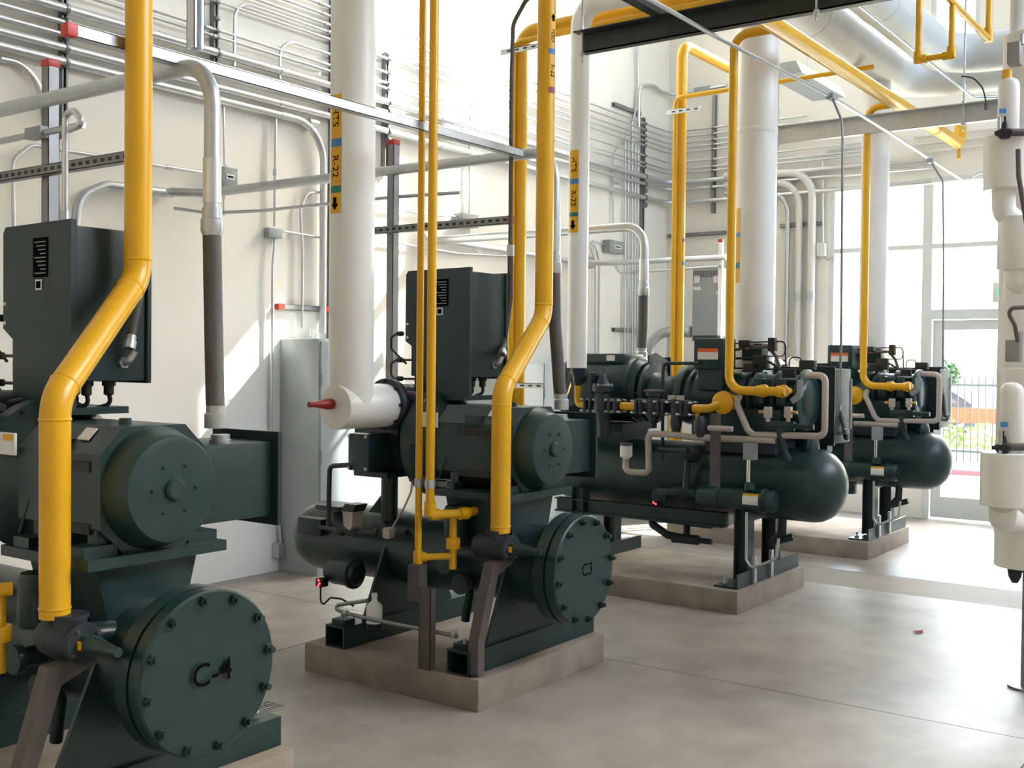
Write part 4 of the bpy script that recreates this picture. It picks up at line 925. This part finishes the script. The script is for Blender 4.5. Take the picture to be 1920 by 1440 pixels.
# looped rod conduit above C-4 panel
q = A(122, 425, x=2.45); 
t = thing('conduit', q, 'slim conduit standing on the C-4 panel with a folded top', 'conduit')
MB().tube([(2.45, q.y, 2.06), (2.45, q.y, A(125, 212, x=2.45).z), A(140, 207, x=2.45), A(158, 232, x=2.45), A(130, 243, x=2.45)], .013, .04, 10).build('conduit_run', ALU, t)
MB().lathe([(0, .018), (.03, .022), (.05, .018), (.10, .016)], (2.45, q.y, 2.06), PZ, 14).build('connector', GALV, t)

# control-panel drops (thin conduit + flex) for C3, C2, C1
def drop(pts, flex, r, label, m=GALV, fm=HOSE, rf=None):
    t = thing('control_conduit', Vector(pts[0]), label, 'conduit', 'control cable drops')
    MB().tube(pts, r, .10, 10).build('conduit_run', m, t)
    fp = [Vector(pts[-1])]+[Vector(f_) for f_ in flex]; MB().tube(fp, rf or r*1.3, .12, 10).build('flexible_hose', fm, t)
    MB().lathe([(-.03, r*1.7), (.03, r*1.7)], pts[-1], PZ, 12).build('coupling', GALV, t)
    MB().lathe([(0, r*1.9), (.03, r*1.9), (.032, r*1.5), (.05, r*1.5)], fp[-1], (fp[-2]-fp[-1]), 12).build('hose_connector', GALV, t)
D = 4.78
drop([A(1010, -20, x=D), A(985, 2, x=D), A(962, 45, x=D), A(959, 150, x=D), A(957, 470, x=D)], [A(957, 560, x=D), A(945, 640, x=D-.03), (4.66, 3.425, 1.63)], .012, 'thin cable conduit dropping left of the big yellow pipe into the C3 panel', BROWN)
drop([(2.52, 3.5, 3.2), (2.52, 3.5, 2.2)], [(2.52, 3.48, 1.95), (2.41, 3.425, 1.63)], .012, 'flexible cable conduit entering the C-4 panel behind the yellow pipe', BROWN)
x2 = 7.46
tp = A(1560, 182, x=x2)
drop([tp, A(1578, 225, x=x2), A(1580, 262, x=x2), A(1577, 640, x=x2), A(1574, 768, x=x2)], [A(1582, 800, x=x2), A(1588, 836, x=x2), (7.44, 2.55, 1.16)], .009, 'thin cable conduit dropping right of the nearer domed compressor to its panel', STEEL, HOSE, .014)
x1_ = 9.96; tp1 = A(1745, 302, x=x1_)
drop([tp1, A(1768, 340, x=x1_), A(1769, 480, x=x1_), A(1768, 735, x=x1_)], [A(1772, 780, x=x1_), (9.94, 2.52, 1.16)], .008, 'thin cable conduit dropping in front of the glass door to the far panel', STEEL, HOSE, .013)
# long overhead conduit along the trapezes
a1 = A(1340, 67, x=6.0); 
t = thing('overhead_conduit', (3, a1.y, a1.z), 'long thin overhead conduit crossing under both trapeze beams', 'conduit')
MB().tube([(3.2, a1.y, a1.z), (6.0, a1.y, a1.z), A(1560, 182, x=x2), A(1677, 255, x=9.15), A(1815, 345, x=11.8)], .013, .1, 10).build('conduit_run', GALV, t)
MB().box(tp-Vector((.05, .025, .02)), tp+Vector((.05, .025, .02)), bev=.006).build('conduit_body', GREYBOX, t)
MB().box(tp1-Vector((.05, .02, .02)), tp1+Vector((.05, .02, .02)), bev=.006).build('conduit_body', GREYBOX, t)
a1 = A(1640, 40, z=3.74); b1 = A(1870, 222, z=3.74)
t = thing('overhead_conduit', (4, a1.y, 3.74), 'thin bright overhead conduit under the right grey main', 'conduit')
MB().tube([(3.0, a1.y, 3.76), (9.4, a1.y, 3.76), (9.6, a1.y-.3, 3.76)], .011, .08, 10).build('conduit_run', ALU, t)

# ------------------------------------------------------------------ wall boxes
def wbox(p0, p1, label, wall='y', dep=.08, m=GREYBOX, plate=True):
    k = dict(y=LW-dep) if wall == 'y' else dict(x=FW-dep)
    a, c = A(*p0, **k), A(*p1, **k); t = thing('junction_box', ((a.x+c.x)/2, (a.y+c.y)/2, c.z), label, 'box', 'wall junction boxes')
    if wall == 'y': lo, hi = (a.x, LW-dep, c.z), (c.x, LW-.001, a.z)
    else: lo, hi = (FW-dep, c.y, c.z), (FW-.001, a.y, a.z)
    MB().box(lo, hi, bev=.006).build('enclosure', m, t)
    if plate:
        if wall == 'y':
            w_ = c.x-a.x; MB().box((a.x+w_*.25, LW-dep-.003, (a.z+c.z)/2-.02), (c.x-w_*.25, LW-dep, (a.z+c.z)/2+.02)).build('name_plate', LWHITE, t)
            MB().box((a.x+w_*.32, LW-dep-.004, (a.z+c.z)/2-.006), (c.x-w_*.32, LW-dep-.003, (a.z+c.z)/2+.006)).build('plate_print', INK, t)
        for u_ in (.1, .9):
            for v_ in (.1, .9): MB().lathe([(0, .006), (.004, .005)], (a.x+(c.x-a.x)*u_, LW-dep, c.z+(a.z-c.z)*v_), NY, 8).build('screw', STEEL, t)
wbox((417, 311), (446, 352), 'grey junction box right of the bent feeder conduit of C-4', dep=.10)
wbox((505, 426), (530, 448), 'small pale square box on the left wall', dep=.06, plate=False, m=LGREY)
wbox((868, 398), (898, 428), 'grey wall box seen right of the slim yellow pair', dep=.10, plate=False)
wbox((1144, 449), (1172, 477), 'grey junction box with white plate near the room corner', dep=.10)
wbox((1102, 480), (1115, 503), 'small grey box right of the slim white pipe', dep=.08, plate=False)
wbox((522, 1020), (534, 1045), 'small conduit box low on the wall beside the grey cabinet', dep=.07, plate=False, m=GALV)
wbox((1531, 456), (1546, 480), 'white sensor box on the far wall left of the window', 'x', .07, LWHITE, False)
# level struts on the walls behind conduits
for p0, p1, wl, lb_ in (((1150, 618), (1200, 622), 'y', 'short level strut holding the corner conduit bundle'), ((1155, 668), (1215, 672), 'y', 'lower level strut below the corner conduit bundle'),
                        ((1150, 195), (1200, 215), 'y', 'short dark strut high near the room corner'), ((525, 575), (612, 582), 'y', 'short level strut with red ends above the grey cabinet'),
                        ((1252, 443), (1362, 432), 'x', 'level strut on the far wall above the vented cabinet'), ((1463, 424), (1540, 415), 'x', 'level strut behind the three painted riser conduits')):
    k = dict(y=LW-.022) if wl == 'y' else dict(x=FW-.022); a, c = A(*p0, **k), A(*p1, **k); c.z = a.z
    t = thing('wall_strut', a, lb_, 'strut', 'wall struts'); strut(MB(), a, c, .041).build('channel', STEEL, t, False)
    if 'red ends' in lb_:
        for q in (a, c): MB().box(q-Vector((.03, .022, .022)), q+Vector((.03, .02, .022))).build('end_cap', RED, t)

# ------------------------------------------------------------------ far wall: painted riser conduits, elbows, cabinet
PAINTC = mat('painted_conduit', (.74, .73, .70), .4, .1, var=.03)
for k, (px, py, r) in enumerate(((1478, 355, .026), (1500, 340, .038), (1524, 322, .045))):
    P3 = [A(1360, py+8, x=FW-.07), A(px, py, x=FW-.07), A(px-2, 720, x=FW-.07)]
    t = thing('conduit', (FW-.07, P3[1].y, 0), '%s of three conduits bending down the far wall left of the window' % ('leftmost', 'middle', 'rightmost')[k], 'conduit', 'painted riser conduits')
    MB().tube([P3[0], P3[1], (FW-.07, P3[1].y, 0)], r, .28, 16, 10).build('conduit_run', PAINTC if k else ALU, t)
    coupling(MB(), (FW-.07, P3[1].y, 2.35), PZ, r*1.15, .1).build('coupling', ALU, t)
wconduit([(1543, 455), (1542, 300)], .012, 'thin conduit above the white sensor box', ALU, wall='x')
wconduit([(1546, 480), (1551, 490), (1562, 482)], .006, 'short cable loop under the white sensor box', STEEL, wall='x', bend=.03)
wconduit([(1542, 300), (1550, 282), (1620, 275)], .011, 'thin conduit arching on the far wall above the window', ALU, wall='x')
wconduit([(1820, 337), (1830, 326), (1870, 318)], .010, 'curved thin conduit at the top right of the window', ALU, wall='x')
t = thing('conduit', A(1195, 215, y=WY), 'conduit with elbows crossing the room corner high up', 'conduit')
MB().tube([A(1197, 240, y=WY), A(1198, 160, y=WY), A(1225, 160, y=WY), (FW-.3, WY, A(1245, 174, y=WY).z), A(1262, 178, x=FW-.06), A(1362, 160, x=FW-.06)], .022, .13, 12).build('conduit_run', ALU, t)
q = A(1318, 168, x=FW-.06); MB().box(q-Vector((.03, .1, .03)), q+Vector((.02, .1, .03)), bev=.005).build('conduit_body', GREYBOX, t)
for z in (3.95, 3.88, 3.30, 3.24, 3.16):
    pass
for k, (y0, y1, z) in enumerate(((3.4, 1.2, 3.98), (3.4, 1.2, 3.9), (3.4, 1.2, 3.82))):
    t = thing('conduit', (FW-.05, y0, z), '%s of three pale conduits above the far window' % ('upper', 'middle', 'lower')[k], 'conduit', 'conduits above the window')
    MB().tube([(FW-.04, y0, z), (FW-.04, y1, z)], .013, .1, 10).build('conduit_run', PAINTC, t)
# vented grey cabinet hung before the far wall
cx = 10.4; a, c = A(1299, 503, x=cx), A(1349, 640, x=cx)
t = thing('vented_cabinet', ((cx+.15), (a.y+c.y)/2, c.z), 'grey vented electrical cabinet with paper notices near the room corner', 'cabinet')
MB().box((cx, c.y, c.z), (cx+.35, a.y, a.z), bev=.006).build('body', GREYBOX, t)
for k in range(16):
    y = a.y-.012-(a.y-c.y-.02)*k/16; MB().box((cx-.003, y-.005, a.z-.10), (cx+.001, y, a.z-.03)).build('vent_slot', DARK, t)
for (q0, q1) in (((1302, 517), (1312, 530)), ((1338, 517), (1348, 530)), ((1300, 538), (1314, 544)), ((1343, 545), (1349, 552))):
    u_, v_ = A(*q0, x=cx), A(*q1, x=cx); MB().box((cx-.003, max(v_.y, c.y+.002), v_.z), (cx, u_.y, u_.z)).build('paper_notice', LWHITE, t)
MB().box((cx+.02, c.y+.02, .0), (cx+.30, a.y-.02, c.z)).build('stand', GREYBOX, t)
u_, v_ = A(1299, 629, x=cx-.4), A(1341, 642, x=cx-.4)
t = thing('drip_tray', u_, 'dark folded metal tray over the nearer domed compressor', 'tray')
MB().prism([(cx-.4, v_.y, v_.z), (cx-.4, u_.y, v_.z+.02), (cx-.4, u_.y, u_.z), (cx-.4, v_.y, u_.z)], (.25, 0, 0)).build('tray', BLACKST, t, False)
MB().cyl((cx-.3, (u_.y+v_.y)/2, .0), (cx-.3, (u_.y+v_.y)/2, v_.z), .02, 10).build('support', STEEL, t)
# big conduit arch into the vented cabinet
t = thing('conduit', (10.5, 5.6, 0), 'thick grey conduit arching into the side of the vented cabinet', 'conduit')
p0, p1 = A(1215, 700, x=10.5), A(1297, 622, x=10.5)
MB().tube([(10.5, p0.y, .0), (10.5, p0.y, p1.z), (10.5, p1.y, p1.z)], .052, .36, 20, 12).build('conduit_run', GALV, t)
MB().lathe([(0, .06), (.06, .06)], (10.5, p1.y+.07, p1.z), NY, 18).build('connector', GALV, t)
t = thing('conduit', (10.55, 5.4, 0), 'slim grey conduit curving beside the thick arch', 'conduit')
p0, p1 = A(1255, 700, x=10.55), A(1262, 624, x=10.55)
MB().tube([(10.55, p0.y, .0), (10.55, p0.y, p1.z-.04), A(1240, 623, x=10.55)], .018, .1, 12).build('conduit_run', GALV, t)
# high grey light fixture seen above the far column
a = A(1470, 142, x=10.6); c = A(1510, 175, x=10.6)
t = thing('light_fixture', a, 'grey reflector of a hanging light fixture above the far column', 'light fixture')
MB().prism([(10.2, a.y, a.z-.10), (10.2, c.y-.12, a.z-.10), (10.2, c.y-.06, a.z+.02), (10.2, a.y-.06, a.z+.02)], (1.2, 0, 0)).build('reflector', LGREY, t, False)
MB().cyl((10.8, (a.y+c.y)/2-.06, a.z), (10.8, (a.y+c.y)/2-.06, CH), .006, 6).build('cable', GALV, t)
# ceiling-high exit sign over the door
t = thing('exit_sign', (FW-.03, 2.42, 2.3), 'green exit sign on the far wall above the glass door', 'sign')
MB().box((FW-.05, 2.27, 2.24), (FW-.001, 2.60, 2.44), bev=.006).build('housing', LWHITE, t)
vs, fs = text_geo('EXIT', .13); GRN = mat('exit_green', (.02, .6, .2), .5, emit=.7)
MB().add([(FW-.052, 2.435-v.x, 2.335+v.y) for v in vs], fs).build('lettering', GRN, t, False)

# ------------------------------------------------------------------ floor cabinets along the left wall
def cabinet(x0, x1, y0, z1, label, doors):
    t = thing('electrical_cabinet', ((x0+x1)/2, (y0+LW)/2, 0), label, 'cabinet', 'electrical cabinets on the left wall')
    MB().box((x0, y0+.02, .0), (x1, LW-.002, z1), bev=.006).build('body', LGREY, t)
    for k in range(doors):
        a_, b_ = x0+.012+(x1-x0-.02)*k/doors, x0+(x1-x0-.02)*(k+1)/doors
        d_ = MB().box((a_, y0, .10), (b_, y0+.022, z1-.02), bev=.004).build('door', LGREY, t)
        MB().box((b_-.05, y0-.02, .9), (b_-.03, y0, 1.02), bev=.004).build('handle', DARK, d_)
        MB().box((a_+.15, y0-.003, z1-.30), (a_+.25, y0, z1-.26)).build('logo_plate', LBLUE if k == 0 else LWHITE, d_)
        for zz in (.3, z1/2, z1-.3): MB().cyl((a_, y0+.0, zz-.05), (a_, y0, zz+.05), .008, 8).build('hinge', STEEL, d_)
    return t
ct = cabinet(5.75, 6.45, 5.87, 1.75, 'tall pale grey cabinet with eye bolt standing left of the white drum', 1)
ey = MB()
for k in range(14):
    q0, q1 = 2*math.pi*k/14, 2*math.pi*(k+1)/14; c_ = Vector((5.80, 6.02, 1.79))
    ey.cyl(c_+Vector((0, math.cos(q0), math.sin(q0)))*.022, c_+Vector((0, math.cos(q1), math.sin(q1)))*.022, .006, 6)
ey.build('eye_bolt', GALV, ct)
cabinet(7.95, 10.1, 5.87, 1.60, 'low wide grey cabinet seen behind the C3 motor', 3)

# ------------------------------------------------------------------ insulated level columns at the right edge
dd = 5.5; k_ = dd/F
def cp_(px, py): return A(px, py, d=dd)
LC = thing('level_column', A(1905, 1065, d=dd), 'stacked white insulated level columns with elbows at the right edge', 'vessel')
def seg_(name, pxc, rpx, y0, y1, m=WHT, dome_t=False, dome_b=False, dep=dd):
    top, bot = A(pxc, y0, d=dep), A(pxc, y1, d=dep); r = rpx*dep/F; L = top.z-bot.z; o = Vector((bot.x, bot.y, bot.z)); pr = []
    if dome_b: pr += [(0, .001), (r*.08, r*.45), (r*.3, r*.78), (r*.6, r*.95), (r, r)]
    else: pr += [(0, r*.97), (.004, r)]
    if dome_t: pr += [(L-r, r), (L-r*.6, r*.95), (L-r*.3, r*.78), (L-r*.08, r*.45), (L, .001)]
    else: pr += [(L-.004, r), (L, r*.97)]
    return MB().lathe(pr, o, PZ, 36).build(name, m, LC)
seg_('upper_drum', 1886, 40, 256, 357); seg_('upper_pill', 1890, 19, 146, 262, dome_t=True)
seg_('back_column', 1912, 45, 70, 1000, WHT, dep=dd+.45)
seg_('middle_jacket', 1910, 38, 408, 505); seg_('middle_end', 1912, 27, 490, 551, dome_b=True)
seg_('lower_column', 1922, 54, 690, 1062); seg_('lower_pill', 1895, 22, 716, 850, dome_t=True, dep=dd-.28); seg_('lower_drum', 1886, 46, 848, 948, dep=dd-.28)
MB().tube([A(1882, 352, d=dd), A(1882, 398, d=dd), A(1915, 425, d=dd)], 21*k_, 24*k_, 24, 8).build('elbow', WHT, LC)
MB().tube([A(1880, 942, d=dd-.28), A(1880, 972, d=dd-.2), A(1925, 985, d=dd+.05)], 24*k_, 24*k_, 24, 8).build('elbow', WHT, LC)
for q, dep in (((1880, 838), dd-.33), ((1884, 248), dd-.13)):
    c_ = A(*q, d=dep); v_ = MB().lathe([(-.03, .022), (-.01, .036), (.01, .036), (.02, .018), (.05, .012), (.052, .006), (.075, .006)], c_, PZ, 14).box(c_-Vector((.03, .042, .014)), c_+Vector((.03, .042, .006)), bev=.006).build('valve', DARK, LC)
    MB().cyl(c_, c_+RV*.16, .018, 10).build('valve_stem', BROWN, LC)
c_ = A(1903, 1066, d=dd); MB().lathe([(-.06, .014), (-.03, .03), (.0, .035), (.02, .03)], c_-Vector((0, 0, .01)), PZ, 14).cyl(c_, c_+RV*.09, .02, 10).build('drain_valve', DARK, LC)
for q, w_, h_ in (((1903, 102), .03, .055), ((1901, 658), .033, .055)):
    c_ = A(*q, d=dd); bx_ = MB().box(c_-Vector((.04, w_, h_)), c_+Vector((.04, w_, h_)), bev=.006).build('switch_box', STEEL, LC)
    MB().cyl(c_+Vector((.0, -.03, h_*.8)), c_+Vector((0, -.03, h_*1.7)), .014, 10).build('box_fitting', GALV, bx_)
MB().tube([A(1909, 280, d=dd-.2), A(1910, 330, d=dd-.2), A(1925, 420, d=dd-.2)], .012, .2, 8).build('cable', BROWN, LC)
MB().tube([A(1925, 576, d=dd-.1), A(1885, 578, d=dd-.1), A(1903, 610, d=dd-.1), A(1908, 640, d=dd-.05)], .010, .03, 8).build('cable', BROWN, LC)
for q, dep in (((1880, 208), dd-.056), ((1883, 796), dd-.28-.062)):
    c_ = A(*q, d=dep); MB().add([c_+RV*a+Vector((0, 0, b)) for a, b in ((-.018, -.012), (.018, -.012), (.018, .012), (-.018, .012))], [(0, 1, 2, 3)]).build('blue_sticker', LBLUE, LC, False)
    g_ = A(q[0]-7, q[1]+35, d=dep-.005); MB().cyl(g_-Vector((0, 0, .06)), g_+Vector((0, 0, .06)), .009, 10).build('sight_tube', GALV, LC)
MB().cyl(A(1888, 165, d=dd), A(1888, 132, d=dd), 9*k_, 14).build('yellow_cap', LYEL, LC)
# column stands on a slim leg outside the frame edge
bt = A(1930, 1062, d=dd); MB().cyl((bt.x, bt.y, 0), (bt.x, bt.y, bt.z), .03, 14).lathe([(0, .09), (.012, .09)], (bt.x, bt.y, 0), PZ, 18).build('support_leg', STEEL, LC)
tc_ = A(1912, 70, d=dd+.45); MB().cyl(tc_, (tc_.x, tc_.y, 6), .05, 16).build('riser_pipe', WHT, LC)
# curved probe cable above the galvanised beam
t = thing('probe_cable', A(1850, 196, x=9.1), 'thin black cable arching above the galvanised beam at right', 'cable')
MB().tube([A(1849, 192, x=9.1), A(1843, 165, x=9.1), A(1825, 145, x=9.1), A(1803, 143, x=9.1)], .006, .15, 8).build('cable', DARK, t)
q = A(1849, 194, x=9.1); MB().cyl(q-Vector((0, 0, .05)), q, .014, 10).build('socket', BROWN, t)

# ------------------------------------------------------------------ small floor things
t = thing('plastic_bottle', (3.99, 3.86, .26), 'white plastic bottle standing in a dark holder on the C3 skid rail', 'bottle')
b_ = A(702, 1148, x=4.04); o_ = Vector((4.04, b_.y, .262)); ORG[t.name] = o_; t.location = o_
MB().lathe([(0, .036), (.004, .040), (.11, .040), (.125, .036), (.14, .018), (.15, .013), (.165, .013)], o_, PZ, 22).build('body', LWHITE, t)
MB().lathe([(0, .015), (.018, .015)], o_+Vector((0, 0, .163)), PZ, 14).build('cap', LWHITE, t)
MB().lathe([(0, .043), (.035, .044), (.037, .041)], o_-Vector((0, 0, .002)), PZ, 20).build('holder', DARK, t)
dc = A(500, 1325, z=0); t = thing('floor_drain', (dc.x, dc.y, 0), 'round slotted floor drain grate beside the C-4 pad', 'drain')
MB().lathe([(-.01, .085), (.0015, .085), (.003, .078), (.003, .001)], (dc.x, dc.y, 0), PZ, 32).build('rim', STEEL, t)
for r_ in (-1, 0, 1):
    for k in range(5): MB().box((dc.x-.05+k*.022, dc.y+r_*.042-.016, .0032), (dc.x-.042+k*.022, dc.y+r_*.042+.016, .0040)).build('slot', DARK, t)
# leaf-like rust scrap on the floor
q = A(1722, 1187, z=0); t = thing('dry_leaf', q, 'small reddish dry leaf lying on the open floor', 'leaf')
MB().add([(q.x-.03, q.y, .004), (q.x-.01, q.y+.035, .012), (q.x+.03, q.y+.02, .006), (q.x+.035, q.y-.015, .014), (q.x, q.y-.03, .005), (q.x, q.y, .002)], [(0, 1, 5), (1, 2, 5), (2, 3, 5), (3, 4, 5), (4, 0, 5)]).build('blade', mat('dry_leaf', (.25, .06, .04), .8), t)

# ------------------------------------------------------------------ outside
tag(MB().box((FW+.2, -6, -.3), (16.3, 1.12, 6.5)).box((FW+.15, -6.1, 6.5), (16.4, 1.2, 6.62)).build('wall_sun_blocker', WALLM), kind='structure')  # unseen block, added to keep direct sun off the glass doors
GRAVEL = mat('pale_paving', (.58, .56, .52), .9, var=.08, scale=3); GRASS = mat('planting', (.30, .36, .16), .95, var=.5, scale=3)
tag(MB().box((FW+.2, -30, -.3), (17.6, 30, -.06)).build('paved_ground', GRAVEL), kind='structure')
tag(MB().box((RW and -12, -30, -.3), (FW+.2, RW-.2, -.06)).build('paved_yard', GRAVEL), kind='structure')
tag(MB().box((17.6, -30, -.3), (17.85, 30, .02), bev=.02).build('red_curb', mat('red_curb_paint', (.62, .05, .06), .7, var=.1)), 'red painted curb outside, below the iron fence', 'curb')
tag(MB().box((17.85, -60, -.6), (28, 60, -.02)).build('planting_bed', GRASS), kind='structure')
tag(MB().box((28, -60, -.6), (120, 60, -.42)).build('lower_lot', GRAVEL), kind='structure')
fn = thing('iron_fence', (19.3, 4.5, 0), 'dark iron picket fence seen through the glass door', 'fence')
IRON = mat('iron_fence_paint', (.03, .04, .05), .5)
for z in (.16, 1.26): MB().box((19.28, -2.5, z), (19.32, 11.5, z+.04)).build('rail', IRON, fn)
pk = None
for k in range(128):
    y = -2.4+k*.11
    if k % 22 == 11: MB().box((19.26, y-.035, -.05), (19.34, y+.035, 1.5)).build('post', IRON, fn); continue
    if pk is None: pk = MB().box((19.292, y-.009, .0), (19.308, y+.009, 1.42)).build('picket', IRON, fn, False); y0_ = y
    else:
        o = pk.copy(); COL.objects.link(o); o.parent = fn; o.location = (0, y-y0_, 0)
t = thing('barrier_netting', (26, 6, 0), 'orange safety netting stretched behind the iron fence', 'netting')
MB().box((26, -6, .32), (26.03, 16, .66)).build('mesh', ORANGE, t)
for k in range(10): MB().cyl((26.06, -6+k*2.4, -.05), (26.06, -6+k*2.4, 1.2), .03, 8).build('stake', STEEL, t)
def car(x, y, label):
    t = thing('parked_car', (x, y, -.42), label, 'car', 'parked cars outside'); CARP = mat('dark_blue_car_paint', (.03, .05, .07), .3)
    pr = [(a, b-.42) for a, b in [(-2.2, .35), (2.2, .35), (2.25, .8), (2.1, .95), (1.4, 1.0), (.9, 1.45), (-1.4, 1.5), (-2.1, 1.05), (-2.25, .8)]]
    MB().prism([(x-.85, y+a, b) for a, b in pr], (1.7, 0, 0)).build('body', CARP, t)
    MB().prism([(x-.86, y+a, b-.42) for a, b in ((1.2, 1.02), (.82, 1.38), (-1.3, 1.42), (-1.8, 1.05))], (1.72, 0, 0)).build('side_window', mat('car_glass', (.08, .11, .13), .1), t)
    for a in (-1.4, 1.4):
        for sx in (-.87, .67): MB().lathe([(0, .3), (.02, .33), (.18, .33), (.2, .3)], (x+sx, y+a, -.11), PX, 20).build('wheel', DARK, t)
car(31, 9.2, 'dark blue car parked beyond the orange netting'); car(31, 4.0, 'second dark car partly hidden by the white columns')
FOL = mat('tree_foliage', (.14, .2, .10), .9, var=.4, scale=3); BARK = mat('bark', (.14, .10, .07), .9)
def tree(x, y, h, r, label):
    t = thing('tree', (x, y, -.42), label, 'tree', 'trees outside'); MB().cyl((x, y, -.5), (x, y, h*.6), .12, 8, .06).build('trunk', BARK, t)
    vs = []; fs = []
    for k in range(900):
        a, b = random.uniform(0, 6.283), random.uniform(-1, 1); rr = r*random.uniform(.55, 1)**.6; s = math.sqrt(1-b*b)
        c = Vector((x+rr*s*math.cos(a), y+rr*s*math.sin(a), h*.7+rr*b*.9)); u = Vector((random.gauss(0, 1), random.gauss(0, 1), random.gauss(0, 1))).normalized()*.16; w = u.orthogonal().normalized()*.10
        n0 = len(vs); vs += [c-u, c+w, c+u, c-w]; fs.append((n0, n0+1, n0+2, n0+3))
    MB().add(vs, fs).build('foliage', FOL, t, False)['kind'] = 'stuff'
tree(48, 12.5, 1.7, .7, 'distant tree left of the glass door opening'); tree(46, 8.2, 2.0, .8, 'distant tree right of the dark car'); tree(52, 16.5, 1.8, .8, 'distant tree behind the far compressor')
for k in range(7):
    x, y = 21.5+random.random()*3, 3+k*.9; s_ = .22+random.random()*.15
    t = thing('shrub', (x, y, 0), '%s low shrub behind the iron fence, counted from the right' % ['first', 'second', 'third', 'fourth', 'fifth', 'sixth', 'seventh'][k], 'shrub', 'shrubs behind the fence')
    vs = []; fs = []
    for j in range(160):
        c = Vector((x+random.gauss(0, s_*.6), y+random.gauss(0, s_*.8), random.uniform(0, s_*1.5))); u = Vector((random.gauss(0, 1), random.gauss(0, 1), random.gauss(0, 1))).normalized()*.07; w = u.orthogonal().normalized()*.04
        n0 = len(vs); vs += [c-u, c+w, c+u, c-w]; fs.append((n0, n0+1, n0+2, n0+3))
    MB().add(vs, fs).build('foliage', mat('shrub_foliage', (.25, .36, .10), .9, var=.3), t, False)['kind'] = 'stuff'
